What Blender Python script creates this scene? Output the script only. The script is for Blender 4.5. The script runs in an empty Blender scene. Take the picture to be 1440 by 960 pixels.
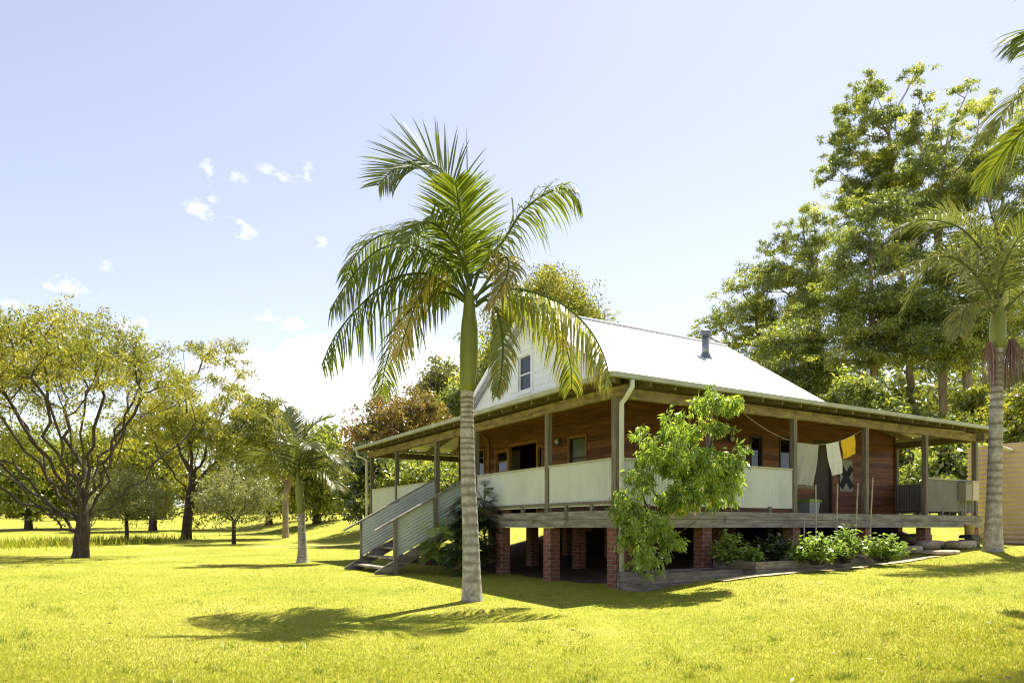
import bpy, math, random
import numpy as np
from mathutils import Vector, Matrix

random.seed(7)
sc = bpy.context.scene
COL = sc.collection
# ------------------------------------------------------------------ camera model
F = 985.0            # focal length in photo pixels (1440 wide)
HOR = 740.0          # horizon row
EZ = 1.3             # eye height
def pt(px, py, Y):
    return Vector(((px-720)/F*Y, Y, EZ+(HOR-py)/F*Y))
def sm(a, b, x):
    t = np.clip((x-a)/(b-a), 0, 1)
    return t*t*(3-2*t)
def g(x, y):
    """height of the ground"""
    x = np.asarray(x, float); y = np.asarray(y, float)
    z = 0.06 + 0.10*sm(10, 17, y)
    z = z + (0.30*sm(0.6, 5.0, x) + 0.28*sm(6, 13, x))*sm(2, 8, y)
    s_ = (x-1.921)*0.8559+(y-12.96)*0.5172; a_ = -(x-1.921)*0.5172+(y-12.96)*0.8559
    z = z + np.maximum(1.05*sm(2.5, 10, s_)*sm(6.5, 12, a_), 0.72*sm(8.5, 12.5, s_)*sm(0.6, 3.5, a_))
    z = z + 0.03*6*np.logaddexp(0, (y-34)/6)
    z = z + 0.03*np.sin(x*0.35+1)*np.sin(y*0.28) * sm(20, 40, np.abs(x)+y*0.4)
    return z
def gpt(px, py):
    """point where the ray of a pixel meets the ground"""
    lo, hi = 2.0, 400.0
    Y = lo
    while Y < hi:
        p = pt(px, py, Y)
        if p.z <= float(g(p.x, p.y)):
            break
        Y *= 1.004
    p = pt(px, py, Y); p.z = float(g(p.x, p.y))
    return p
def gz(p, dz=0.0):
    return Vector((p[0], p[1], float(g(p[0], p[1]))+dz))

# house frame: local x runs along the long veranda (R), local y along the gable side (L)
HC = Vector((1.921, 12.96)); TH = math.atan2(0.5172, 0.8559)
Rv = Vector((math.cos(TH), math.sin(TH))); Lv = Vector((-math.sin(TH), math.cos(TH)))
def hw(s, a, z):
    p = HC + Rv*s + Lv*a
    return Vector((p.x, p.y, z))
def hl(p):
    d = Vector((p[0], p[1]))-HC
    return d.dot(Rv), d.dot(Lv)
def hit_s(px, py, s0):
    d = Vector(((px-720)/F, 1.0))
    Y = (s0+HC.dot(Rv))/d.dot(Rv)
    p = pt(px, py, Y); return hl(p)[1], p.z
def hit_a(px, py, a0):
    d = Vector(((px-720)/F, 1.0))
    Y = (a0+HC.dot(Lv))/d.dot(Lv)
    p = pt(px, py, Y); return hl(p)[0], p.z

# ------------------------------------------------------------------ materials
def new_mat(name):
    m = bpy.data.materials.new(name); m.use_nodes = True
    nt = m.node_tree; nt.nodes.clear()
    out = nt.nodes.new('ShaderNodeOutputMaterial')
    return m, nt, out
def N(nt, typ, **kw):
    n = nt.nodes.new(typ)
    for k, v in kw.items():
        if k in n.inputs.keys() if isinstance(k, str) else False:
            n.inputs[k].default_value = v
        else:
            setattr(n, k, v)
    return n
def rampn(nt, stops):
    r = nt.nodes.new('ShaderNodeValToRGB')
    e = r.color_ramp.elements
    while len(e) < len(stops): e.new(0.5)
    for el, (p, c) in zip(e, stops):
        el.position = p; el.color = (*c, 1)
    return r
def noise_mat(name, stops, scale=4, stretch=(1, 1, 1), rough=0.8, detail=6, bump=0.0, bump_scale=None, spec=0.3, metal=0.0,
              spots=None, distortion=0.0):
    m, nt, out = new_mat(name)
    tc = nt.nodes.new('ShaderNodeTexCoord'); mp = nt.nodes.new('ShaderNodeMapping')
    mp.inputs['Scale'].default_value = stretch
    nt.links.new(tc.outputs['Object'], mp.inputs[0])
    no = N(nt, 'ShaderNodeTexNoise', Scale=scale, Detail=detail, Roughness=0.62, Distortion=distortion)
    nt.links.new(mp.outputs[0], no.inputs['Vector'])
    r = rampn(nt, stops); nt.links.new(no.outputs['Fac'], r.inputs[0])
    col = r.outputs[0]
    if spots:
        sc_, thr, c2 = spots
        n2 = N(nt, 'ShaderNodeTexNoise', Scale=sc_, Detail=5.0)
        nt.links.new(tc.outputs['Object'], n2.inputs['Vector'])
        mr = nt.nodes.new('ShaderNodeMapRange'); mr.inputs[1].default_value = thr; mr.inputs[2].default_value = thr+0.12
        nt.links.new(n2.outputs['Fac'], mr.inputs[0])
        mx = nt.nodes.new('ShaderNodeMixRGB'); mx.inputs[2].default_value = (*c2, 1)
        nt.links.new(mr.outputs[0], mx.inputs[0]); nt.links.new(col, mx.inputs[1]); col = mx.outputs[0]
    b = nt.nodes.new('ShaderNodeBsdfPrincipled')
    b.inputs['Roughness'].default_value = rough; b.inputs['Specular IOR Level'].default_value = spec
    b.inputs['Metallic'].default_value = metal
    nt.links.new(col, b.inputs['Base Color'])
    if bump:
        nb = N(nt, 'ShaderNodeTexNoise', Scale=bump_scale or scale*3, Detail=6.0)
        nt.links.new(mp.outputs[0], nb.inputs['Vector'])
        bp = nt.nodes.new('ShaderNodeBump'); bp.inputs['Strength'].default_value = bump; bp.inputs['Distance'].default_value = 0.02
        nt.links.new(nb.outputs['Fac'], bp.inputs['Height']); nt.links.new(bp.outputs[0], b.inputs['Normal'])
    nt.links.new(b.outputs[0], out.inputs[0])
    return m
def leaf_mat(name, stops, trans=0.5, tcol=(1.25, 1.2, 0.6), gloss=0.06, rough=0.38):
    """leaf: colour from the per-leaf random value, light passes through"""
    m, nt, out = new_mat(name); stops = [(p, tuple(min(.8, v*LF.get(name, 1.5)) for v in c)) for p, c in stops]
    at = nt.nodes.new('ShaderNodeAttribute'); at.attribute_name = 'rnd'
    r = rampn(nt, stops); nt.links.new(at.outputs['Fac'], r.inputs[0])
    df = nt.nodes.new('ShaderNodeBsdfDiffuse'); tr = nt.nodes.new('ShaderNodeBsdfTranslucent')
    mul = nt.nodes.new('ShaderNodeMixRGB'); mul.blend_type = 'MULTIPLY'; mul.inputs[0].default_value = 1
    mul.inputs[2].default_value = (*tcol, 1)
    nt.links.new(r.outputs[0], mul.inputs[1]); nt.links.new(r.outputs[0], df.inputs[0]); nt.links.new(mul.outputs[0], tr.inputs[0])
    mx = nt.nodes.new('ShaderNodeMixShader'); mx.inputs[0].default_value = trans
    nt.links.new(df.outputs[0], mx.inputs[1]); nt.links.new(tr.outputs[0], mx.inputs[2])
    gl = nt.nodes.new('ShaderNodeBsdfGlossy'); gl.inputs['Roughness'].default_value = rough
    gl.inputs['Color'].default_value = (1, 1, 1, 1)
    m2 = nt.nodes.new('ShaderNodeMixShader'); m2.inputs[0].default_value = gloss
    nt.links.new(mx.outputs[0], m2.inputs[1]); nt.links.new(gl.outputs[0], m2.inputs[2])
    nt.links.new(m2.outputs[0], out.inputs[0])
    return m

LF = {'wattle_leaf': 2.2, 'gum_leaf': 3.3, 'olive_leaf': 1.7, 'bright_leaf': 2.0, 'peach_leaf': 2.9, 'vegetable_leaf': 2.3, 'rusty_leaf': 1.7, 'dark_leaf': 1.8, 'grass_blade': 1.1, 'dead_frond': 1.0, 'dry_strand': 1.0, 'philodendron_leaf': 1.2, 'grey_palm_leaf': 0.95, 'palm_leaf': 1.5}
M = {}
M['post'] = noise_mat('weathered_timber', [(0.3, (0.10, 0.085, 0.065)), (0.55, (0.21, 0.18, 0.14)), (0.75, (0.33, 0.30, 0.25))], 3, (6, 6, 0.5), 0.85, bump=0.4)
M['beam'] = noise_mat('lichen_timber', [(0.3, (0.12, 0.09, 0.05)), (0.5, (0.24, 0.185, 0.10)), (0.72, (0.38, 0.30, 0.17))], 2.2, (1, 1, 5), 0.9, bump=0.5,
                      spots=(5.0, 0.56, (0.33, 0.32, 0.09)))
M['fascia'] = noise_mat('grey_deck_timber', [(0.3, (0.14, 0.12, 0.10)), (0.5, (0.26, 0.235, 0.20)), (0.75, (0.42, 0.39, 0.34))], 2.0, (1, 1, 7), 0.9, bump=0.4,
                        spots=(3.0, 0.6, (0.12, 0.10, 0.08)))
M['rafter'] = noise_mat('rafter_timber', [(0.3, (0.13, 0.10, 0.07)), (0.7, (0.26, 0.21, 0.14))], 3, (3, 3, 3), 0.9)
def board_mat(name, cols, rough, board=0.17, stain=True):
    m, nt, out = new_mat(name)
    tc = nt.nodes.new('ShaderNodeTexCoord'); sp = nt.nodes.new('ShaderNodeSeparateXYZ')
    nt.links.new(tc.outputs['Object'], sp.inputs[0])
    fl = N(nt, 'ShaderNodeMath', operation='MULTIPLY'); fl.inputs[1].default_value = 1/board
    nt.links.new(sp.outputs[2], fl.inputs[0])
    f2 = N(nt, 'ShaderNodeMath', operation='FLOOR'); nt.links.new(fl.outputs[0], f2.inputs[0])
    wn = nt.nodes.new('ShaderNodeTexWhiteNoise'); wn.noise_dimensions = '1D'; nt.links.new(f2.outputs[0], wn.inputs['W'])
    mp = nt.nodes.new('ShaderNodeMapping'); mp.inputs['Scale'].default_value = (0.7, 0.7, 14)
    nt.links.new(tc.outputs['Object'], mp.inputs[0])
    no = N(nt, 'ShaderNodeTexNoise', Scale=2.2, Detail=7.0, Distortion=0.4); nt.links.new(mp.outputs[0], no.inputs['Vector'])
    ad = N(nt, 'ShaderNodeMath', operation='MULTIPLY_ADD'); ad.inputs[1].default_value = 0.32
    nt.links.new(wn.outputs['Value'], ad.inputs[0]); 
    sb = N(nt, 'ShaderNodeMath', operation='SUBTRACT'); sb.inputs[1].default_value = 0.16
    nt.links.new(no.outputs['Fac'], sb.inputs[0]); nt.links.new(sb.outputs[0], ad.inputs[2])
    r = rampn(nt, cols); nt.links.new(ad.outputs[0], r.inputs[0])
    b = nt.nodes.new('ShaderNodeBsdfPrincipled'); b.inputs['Roughness'].default_value = rough
    nt.links.new(r.outputs[0], b.inputs['Base Color']); nt.links.new(b.outputs[0], out.inputs[0])
    return m
M['cedar'] = board_mat('red_brown_boards', [(0.25, (0.10, 0.036, 0.012)), (0.5, (0.185, 0.07, 0.022)), (0.75, (0.30, 0.125, 0.042))], 0.6)
M['whiteboard'] = board_mat('white_boards', [(0.2, (0.74, 0.76, 0.76)), (0.7, (0.82, 0.83, 0.82))], 0.5)
M['whitetrim'] = noise_mat('white_trim', [(0.3, (0.74, 0.75, 0.75)), (0.7, (0.82, 0.82, 0.81))], 3, rough=0.5)
M['frame'] = noise_mat('oiled_timber', [(0.3, (0.26, 0.12, 0.04)), (0.7, (0.40, 0.20, 0.07))], 4, (2, 2, 1), 0.5)
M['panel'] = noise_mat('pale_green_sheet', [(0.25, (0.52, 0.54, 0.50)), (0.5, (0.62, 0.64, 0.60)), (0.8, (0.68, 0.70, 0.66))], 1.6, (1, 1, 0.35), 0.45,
                       spots=(7.0, 0.68, (0.42, 0.44, 0.34)))
M['stairpanel'] = noise_mat('zinc_sheet', [(0.25, (0.42, 0.46, 0.44)), (0.6, (0.54, 0.58, 0.55)), (0.8, (0.60, 0.64, 0.60))], 2, rough=0.4)
M['shadepanel'] = noise_mat('shade_painted_sheet', [(0.3, (0.18, 0.175, 0.155)), (0.7, (0.25, 0.24, 0.21))], 2, rough=0.5)  # same sheet as the pale railings, veranda-end shade painted into its colour
M['caprail'] = noise_mat('painted_cap', [(0.3, (0.36, 0.34, 0.24)), (0.7, (0.56, 0.55, 0.45))], 5, rough=0.8)
M['roof'] = noise_mat('white_roof_sheet', [(0.3, (0.46, 0.465, 0.465)), (0.7, (0.53, 0.53, 0.525))], 1.2, rough=0.4, spec=0.5)
M['skirtroof'] = noise_mat('pale_roof_sheet', [(0.3, (0.42, 0.42, 0.40)), (0.7, (0.50, 0.50, 0.48))], 1.2, rough=0.4,
                           spots=(4.0, 0.62, (0.40, 0.40, 0.33)))
M['gutter'] = noise_mat('gutter_paint', [(0.3, (0.34, 0.34, 0.27)), (0.6, (0.45, 0.45, 0.36)), (0.8, (0.54, 0.54, 0.46))], 2.5, (1, 1, 1), 0.5,
                        spots=(2.0, 0.6, (0.34, 0.34, 0.17)))
M['pipe'] = noise_mat('cream_pipe', [(0.35, (0.62, 0.62, 0.50)), (0.7, (0.76, 0.76, 0.68))], 3, (1, 1, 0.3), 0.4,
                      spots=(3.0, 0.58, (0.50, 0.52, 0.28)))
M['steel'] = noise_mat('flue_steel', [(0.3, (0.22, 0.225, 0.24)), (0.7, (0.34, 0.345, 0.36))], 6, rough=0.4, metal=0.8)
M['darksteel'] = noise_mat('dark_cowl', [(0.3, (0.12, 0.13, 0.16)), (0.7, (0.22, 0.23, 0.27))], 6, rough=0.45, metal=0.4)
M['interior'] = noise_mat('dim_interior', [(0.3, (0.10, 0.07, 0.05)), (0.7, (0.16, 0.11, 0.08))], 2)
M['black'] = noise_mat('black_plastic', [(0.3, (0.02, 0.02, 0.02)), (0.7, (0.04, 0.04, 0.04))], 5, rough=0.5)
M['darkdoor'] = noise_mat('dark_door', [(0.3, (0.05, 0.035, 0.025)), (0.7, (0.08, 0.055, 0.04))], 5, rough=0.5)
M['blind'] = noise_mat('pale_blind', [(0.3, (0.34, 0.34, 0.27)), (0.7, (0.42, 0.42, 0.34))], 3, rough=0.8)
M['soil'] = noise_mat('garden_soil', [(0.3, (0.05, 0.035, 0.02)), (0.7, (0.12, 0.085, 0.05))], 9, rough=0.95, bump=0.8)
M['sleeper'] = noise_mat('old_sleeper', [(0.3, (0.09, 0.075, 0.06)), (0.5, (0.19, 0.165, 0.14)), (0.75, (0.32, 0.29, 0.25))], 2.5, (1.2, 1.2, 6), 0.9, bump=0.6)
M['stone'] = noise_mat('sandstone', [(0.3, (0.28, 0.20, 0.13)), (0.5, (0.44, 0.35, 0.25)), (0.75, (0.58, 0.50, 0.40))], 4, rough=0.9, bump=0.8, spots=(6.0, 0.6, (0.13, 0.11, 0.08)))
M['stake'] = noise_mat('stake_wood', [(0.3, (0.34, 0.28, 0.21)), (0.7, (0.50, 0.43, 0.34))], 8, rough=0.8)
M['tank'] = noise_mat('peach_tank_sheet', [(0.3, (0.50, 0.375, 0.255)), (0.55, (0.61, 0.47, 0.33)), (0.8, (0.68, 0.54, 0.40))], 1.5, (1, 1, 0.4), 0.5,
                      spots=(9.0, 0.70, (0.36, 0.23, 0.13)))
M['bark'] = noise_mat('dark_bark', [(0.3, (0.03, 0.022, 0.017)), (0.55, (0.075, 0.055, 0.043)), (0.8, (0.16, 0.13, 0.11))], 5, (3, 3, 0.7), 0.9, bump=0.8)
M['gumbark'] = noise_mat('gum_bark', [(0.3, (0.15, 0.11, 0.09)), (0.55, (0.29, 0.22, 0.185)), (0.8, (0.44, 0.36, 0.31))], 2, (3, 3, 0.4), 0.9, bump=0.5)
M['palebark'] = noise_mat('pale_bark', [(0.3, (0.25, 0.19, 0.15)), (0.7, (0.45, 0.36, 0.29))], 3, (3, 3, 0.6), 0.9, bump=0.4)
def palm_trunk_mat(name, dark, mid, light, ring):
    m, nt, out = new_mat(name)
    tc = nt.nodes.new('ShaderNodeTexCoord')
    n1 = N(nt, 'ShaderNodeTexNoise', Scale=9.0, Detail=8.0, Roughness=0.7); nt.links.new(tc.outputs['Object'], n1.inputs['Vector'])
    r = rampn(nt, [(0.3, dark), (0.5, mid), (0.68, light)]); nt.links.new(n1.outputs['Fac'], r.inputs[0])
    at = nt.nodes.new('ShaderNodeAttribute'); at.attribute_name = 'rnd'
    mx = nt.nodes.new('ShaderNodeMixRGB'); mx.inputs[2].default_value = (*ring, 1)
    nt.links.new(at.outputs['Fac'], mx.inputs[0]); nt.links.new(r.outputs[0], mx.inputs[1])
    b = nt.nodes.new('ShaderNodeBsdfPrincipled'); b.inputs['Roughness'].default_value = 0.85
    bp = nt.nodes.new('ShaderNodeBump'); bp.inputs['Strength'].default_value = 0.6; bp.inputs['Distance'].default_value = 0.02
    n2 = N(nt, 'ShaderNodeTexNoise', Scale=30.0, Detail=6.0); nt.links.new(tc.outputs['Object'], n2.inputs['Vector'])
    nt.links.new(n2.outputs['Fac'], bp.inputs['Height']); nt.links.new(bp.outputs[0], b.inputs['Normal'])
    nt.links.new(mx.outputs[0], b.inputs['Base Color']); nt.links.new(b.outputs[0], out.inputs[0])
    return m
M['palmtrunk'] = palm_trunk_mat('palm_trunk', (0.20, 0.17, 0.145), (0.38, 0.345, 0.31), (0.56, 0.53, 0.49), (0.10, 0.065, 0.03))
M['crownshaft'] = noise_mat('crownshaft_green', [(0.3, (0.13, 0.16, 0.03)), (0.6, (0.20, 0.22, 0.05)), (0.8, (0.26, 0.24, 0.08))], 2.0, (4, 4, 0.5), 0.45)
def brick_mat():
    m, nt, out = new_mat('red_brick')
    tc = nt.nodes.new('ShaderNodeTexCoord'); sp = nt.nodes.new('ShaderNodeSeparateXYZ'); nt.links.new(tc.outputs['Object'], sp.inputs[0])
    ad = N(nt, 'ShaderNodeMath', operation='ADD'); nt.links.new(sp.outputs[0], ad.inputs[0]); nt.links.new(sp.outputs[1], ad.inputs[1])
    cb = nt.nodes.new('ShaderNodeCombineXYZ'); nt.links.new(ad.outputs[0], cb.inputs[0]); nt.links.new(sp.outputs[2], cb.inputs[1])
    br = nt.nodes.new('ShaderNodeTexBrick')
    br.inputs['Color1'].default_value = (0.17, 0.055, 0.033, 1); br.inputs['Color2'].default_value = (0.24, 0.088, 0.055, 1)
    br.inputs['Mortar'].default_value = (0.25, 0.21, 0.175, 1); br.inputs['Scale'].default_value = 1.0
    br.inputs['Mortar Size'].default_value = 0.007; br.inputs['Brick Width'].default_value = 0.24; br.inputs['Row Height'].default_value = 0.086
    br.inputs['Bias'].default_value = -0.1
    nt.links.new(cb.outputs[0], br.inputs['Vector'])
    n1 = N(nt, 'ShaderNodeTexNoise', Scale=14.0, Detail=6.0); nt.links.new(tc.outputs['Object'], n1.inputs['Vector'])
    mx = nt.nodes.new('ShaderNodeMixRGB'); mx.blend_type = 'OVERLAY'; mx.inputs[0].default_value = 0.6
    nt.links.new(br.outputs['Color'], mx.inputs[1]); nt.links.new(n1.outputs['Fac'], mx.inputs[2])
    b = nt.nodes.new('ShaderNodeBsdfPrincipled'); b.inputs['Roughness'].default_value = 0.85
    bp = nt.nodes.new('ShaderNodeBump'); bp.inputs['Strength'].default_value = 0.5; bp.inputs['Distance'].default_value = 0.008; bp.invert = True
    nt.links.new(br.outputs['Fac'], bp.inputs['Height']); nt.links.new(bp.outputs[0], b.inputs['Normal'])
    nt.links.new(mx.outputs[0], b.inputs['Base Color']); nt.links.new(b.outputs[0], out.inputs[0])
    return m
M['brick'] = brick_mat()
def glass_mat(name, tint, refl=0.12):
    m, nt, out = new_mat(name)
    gl = nt.nodes.new('ShaderNodeBsdfGlossy'); gl.inputs['Roughness'].default_value = 0.03
    tr = nt.nodes.new('ShaderNodeBsdfTransparent'); tr.inputs[0].default_value = (*tint, 1)
    fr = nt.nodes.new('ShaderNodeLayerWeight'); fr.inputs['Blend'].default_value = 0.5
    pw_ = N(nt, 'ShaderNodeMath', operation='POWER'); pw_.inputs[1].default_value = 5.0; nt.links.new(fr.outputs['Facing'], pw_.inputs[0])
    ad = N(nt, 'ShaderNodeMath', operation='MULTIPLY_ADD'); ad.inputs[1].default_value = 0.9; ad.inputs[2].default_value = 0.05+refl; nt.links.new(pw_.outputs[0], ad.inputs[0])
    mx = nt.nodes.new('ShaderNodeMixShader'); nt.links.new(ad.outputs[0], mx.inputs[0])
    nt.links.new(tr.outputs[0], mx.inputs[1]); nt.links.new(gl.outputs[0], mx.inputs[2]); nt.links.new(mx.outputs[0], out.inputs[0])
    return m
M['glass'] = glass_mat('window_glass', (0.86, 0.88, 0.9), 0.0)
def plain(name, c, rough=0.7, metal=0.0):
    return noise_mat(name, [(0.3, tuple(v*0.88 for v in c)), (0.7, c)], 6, rough=rough, metal=metal)
M['yellowcloth'] = plain('yellow_cotton', (0.80, 0.52, 0.03), 0.9)
M['whitecloth'] = plain('white_cotton', (0.74, 0.73, 0.69), 0.9)
M['cream'] = plain('cream_cloth', (0.42, 0.41, 0.35), 0.9)
M['charcoal'] = plain('charcoal_cloth', (0.045, 0.045, 0.05), 0.9)
M['rope'] = plain('rope', (0.50, 0.47, 0.40), 0.9)
M['greentub'] = plain('lime_plastic', (0.22, 0.36, 0.04), 0.5)
M['greytub'] = plain('grey_plastic', (0.30, 0.33, 0.33), 0.5)
M['bucket'] = plain('ochre_plastic', (0.46, 0.33, 0.10), 0.5)
M['meter'] = plain('meter_box_paint', (0.33, 0.29, 0.24), 0.5)
M['meterlight'] = plain('pale_box_paint', (0.60, 0.50, 0.38), 0.5)
M['lampglass'] = plain('lamp_glass', (0.62, 0.62, 0.58), 0.4)
M['lilac'] = plain('lilac_pot', (0.36, 0.34, 0.46), 0.6)

# leaves
L = {}
L['wattle'] = leaf_mat('wattle_leaf', [(0.0, (0.05, 0.062, 0.014)), (0.45, (0.115, 0.12, 0.018)), (0.8, (0.165, 0.16, 0.022)), (1.0, (0.20, 0.175, 0.03))], 0.5, gloss=0.04)
L['gum'] = leaf_mat('gum_leaf', [(0.0, (0.024, 0.033, 0.010)), (0.4, (0.06, 0.078, 0.017)), (0.75, (0.125, 0.138, 0.024)), (1.0, (0.20, 0.195, 0.035))], 0.58, gloss=0.07)
L['olive'] = leaf_mat('olive_leaf', [(0.0, (0.07, 0.08, 0.03)), (0.5, (0.13, 0.14, 0.055)), (1.0, (0.21, 0.20, 0.085))], 0.4)
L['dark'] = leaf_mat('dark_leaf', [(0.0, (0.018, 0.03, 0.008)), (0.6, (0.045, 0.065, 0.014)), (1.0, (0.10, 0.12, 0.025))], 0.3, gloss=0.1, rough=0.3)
L['forest'] = leaf_mat('forest_leaf', [(0.0, (0.04, 0.055, 0.016)), (0.5, (0.09, 0.11, 0.024)), (1.0, (0.17, 0.18, 0.035))], 0.4)
L['rust'] = leaf_mat('rusty_leaf', [(0.0, (0.05, 0.055, 0.014)), (0.4, (0.11, 0.095, 0.022)), (0.75, (0.19, 0.125, 0.032)), (1.0, (0.28, 0.18, 0.055))], 0.42)
L['bright'] = leaf_mat('bright_leaf', [(0.0, (0.06, 0.085, 0.014)), (0.5, (0.13, 0.15, 0.02)), (1.0, (0.22, 0.21, 0.03))], 0.5)
L['peach'] = leaf_mat('peach_leaf', [(0.0, (0.045, 0.075, 0.016)), (0.5, (0.095, 0.135, 0.022)), (0.95, (0.16, 0.20, 0.03)), (1.0, (0.24, 0.19, 0.05))], 0.55, gloss=0.05)
L['veg'] = leaf_mat('vegetable_leaf', [(0.0, (0.05, 0.09, 0.018)), (0.6, (0.12, 0.17, 0.04)), (1.0, (0.22, 0.26, 0.07))], 0.5, gloss=0.025)
L['philo'] = leaf_mat('philodendron_leaf', [(0.0, (0.014, 0.028, 0.010)), (0.6, (0.035, 0.06, 0.016)), (1.0, (0.09, 0.12, 0.03))], 0.25, gloss=0.12, rough=0.28)
L['palm'] = leaf_mat('palm_leaf', [(0.0, (0.045, 0.07, 0.012)), (0.45, (0.085, 0.115, 0.016)), (0.8, (0.16, 0.17, 0.022)), (0.93, (0.30, 0.24, 0.03)), (1.0, (0.36, 0.27, 0.12))], 0.48, gloss=0.035, rough=0.35)
L['palmgrey'] = leaf_mat('grey_palm_leaf', [(0.0, (0.08, 0.10, 0.035)), (0.5, (0.14, 0.16, 0.045)), (0.9, (0.24, 0.23, 0.07)), (1.0, (0.40, 0.33, 0.14))], 0.48, gloss=0.035)
L['dead'] = leaf_mat('dead_frond', [(0.0, (0.18, 0.12, 0.04)), (0.5, (0.32, 0.23, 0.07)), (1.0, (0.45, 0.36, 0.18))], 0.4)
L['grass'] = leaf_mat('grass_blade', [(0.0, (0.14, 0.19, 0.014)), (0.5, (0.30, 0.305, 0.03)), (0.85, (0.42, 0.37, 0.07)), (1.0, (0.58, 0.49, 0.22))], 0.6, tcol=(1.15, 1.1, 0.7), gloss=0.03)
L['flower'] = leaf_mat('dry_strand', [(0.0, (0.20, 0.10, 0.08)), (1.0, (0.34, 0.21, 0.15))], 0.2)

# ------------------------------------------------------------------ objects
def link(o, parent=None):
    COL.objects.link(o)
    if parent is not None: o.parent = parent
    return o
def tag(o, label=None, cat=None, group=None, kind=None):
    if label: o['label'] = label
    if cat: o['category'] = cat
    if group: o['group'] = group
    if kind: o['kind'] = kind
    return o
def empty(name, loc, label, cat, group=None, rz=0.0):
    o = bpy.data.objects.new(name, None); o.empty_display_size = 0.3
    o.location = loc; o.rotation_euler = (0, 0, rz)
    link(o); return tag(o, label, cat, group)
class MB:
    def __init__(s): s.v = []; s.f = []; s.r = []
    def add(s, vs, fs, r=0.0):
        n = len(s.v); s.v += [tuple(v) for v in vs]; s.f += [tuple(i+n for i in f) for f in fs]
        s.r += ([r]*len(vs) if not hasattr(r, '__len__') else list(r))
        return s
    def box(s, x0, x1, y0, y1, z0, z1, r=0.0):
        return s.add([(x0, y0, z0), (x1, y0, z0), (x1, y1, z0), (x0, y1, z0), (x0, y0, z1), (x1, y0, z1), (x1, y1, z1), (x0, y1, z1)],
                     [(3, 2, 1, 0), (4, 5, 6, 7), (0, 1, 5, 4), (1, 2, 6, 5), (2, 3, 7, 6), (3, 0, 4, 7)], r)
    def bar(s, p, q, w, h, up=(0, 0, 1)):
        p = Vector(p); q = Vector(q); d = (q-p).normalized(); up = Vector(up)
        x = d.cross(up).normalized(); y = x.cross(d).normalized()
        vs = [b+x*sx*w/2+y*sy*h/2 for b in (p, q) for sx, sy in ((-1, -1), (1, -1), (1, 1), (-1, 1))]
        return s.add(vs, [(3, 2, 1, 0), (4, 5, 6, 7), (0, 1, 5, 4), (1, 2, 6, 5), (2, 3, 7, 6), (3, 0, 4, 7)])
    def tube(s, pts, rad, n=8, cap=True, r=None):
        pts = [Vector(p) for p in pts]; m = len(pts)
        if not hasattr(rad, '__len__'): rad = [rad]*m
        vs = []; fs = []; ref = None
        for i, p in enumerate(pts):
            d = (pts[min(i+1, m-1)]-pts[max(i-1, 0)])
            d = d.normalized() if d.length > 1e-9 else Vector((0, 0, 1))
            if ref is None: ref = Vector((1, 0, 0)) if abs(d.x) < 0.9 else Vector((0, 1, 0))
            x = (ref-d*ref.dot(d)).normalized(); ref = x; y = d.cross(x)
            for k in range(n):
                t = 2*math.pi*k/n; vs.append(p+(x*math.cos(t)+y*math.sin(t))*rad[i])
        for i in range(m-1):
            for k in range(n):
                fs.append((i*n+k, i*n+(k+1) % n, (i+1)*n+(k+1) % n, (i+1)*n+k))
        if cap:
            fs.append(tuple(range(n-1, -1, -1))); fs.append(tuple((m-1)*n+k for k in range(n)))
        rr = 0.0
        if r is not None: rr = [r[i] for i in range(m) for k in range(n)]
        return s.add(vs, fs, rr)
    def build(s, name, mat, parent=None, smooth=False, loc=None):
        me = bpy.data.meshes.new(name)
        vs = s.v
        if loc is not None:
            lx = Vector(loc); vs = [tuple(Vector(v)-lx) for v in vs]
        me.from_pydata(vs, [], s.f); me.update()
        a = me.attributes.new('rnd', 'FLOAT', 'POINT'); a.data.foreach_set('value', s.r)
        if smooth: me.polygons.foreach_set('use_smooth', [True]*len(me.polygons))
        me.materials.append(mat)
        o = bpy.data.objects.new(name, me)
        if loc is not None: o.location = loc
        return link(o, parent)
def np_mesh(name, V, nper, R, mat, parent=None, loc=None):
    """V: (n*nper,3) faces of nper vertices in order; R per face"""
    V = np.asarray(V, np.float32)
    if loc is not None: V = V-np.asarray(loc, np.float32)
    nv = len(V); nf = nv//nper
    me = bpy.data.meshes.new(name)
    me.vertices.add(nv); me.vertices.foreach_set('co', V.ravel())
    me.loops.add(nv); me.loops.foreach_set('vertex_index', np.arange(nv, dtype=np.int32))
    me.polygons.add(nf); me.polygons.foreach_set('loop_start', np.arange(0, nv, nper, dtype=np.int32))
    me.update(calc_edges=True)
    a = me.attributes.new('rnd', 'FLOAT', 'POINT'); a.data.foreach_set('value', np.repeat(np.asarray(R, np.float32), nper))
    me.materials.append(mat)
    o = bpy.data.objects.new(name, me)
    if loc is not None: o.location = loc
    return link(o, parent)
def unit(v):
    return v/np.maximum(np.linalg.norm(v, axis=1, keepdims=True), 1e-9)
def leaves(P, D, Nn, Ln, W, fold=0.15):
    """leaf-shaped quads at P pointing along D with face normals near Nn"""
    D = unit(D); S = unit(np.cross(D, Nn)); U = np.cross(S, D)
    Ln = Ln[:, None]; W = W[:, None]
    q = np.empty((len(P), 4, 3))
    q[:, 0] = P; q[:, 1] = P+D*Ln*0.45+S*W*0.5+U*W*fold; q[:, 2] = P+D*Ln-U*Ln*0.08; q[:, 3] = P+D*Ln*0.45-S*W*0.5+U*W*fold
    return q.reshape(-1, 3)

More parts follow.
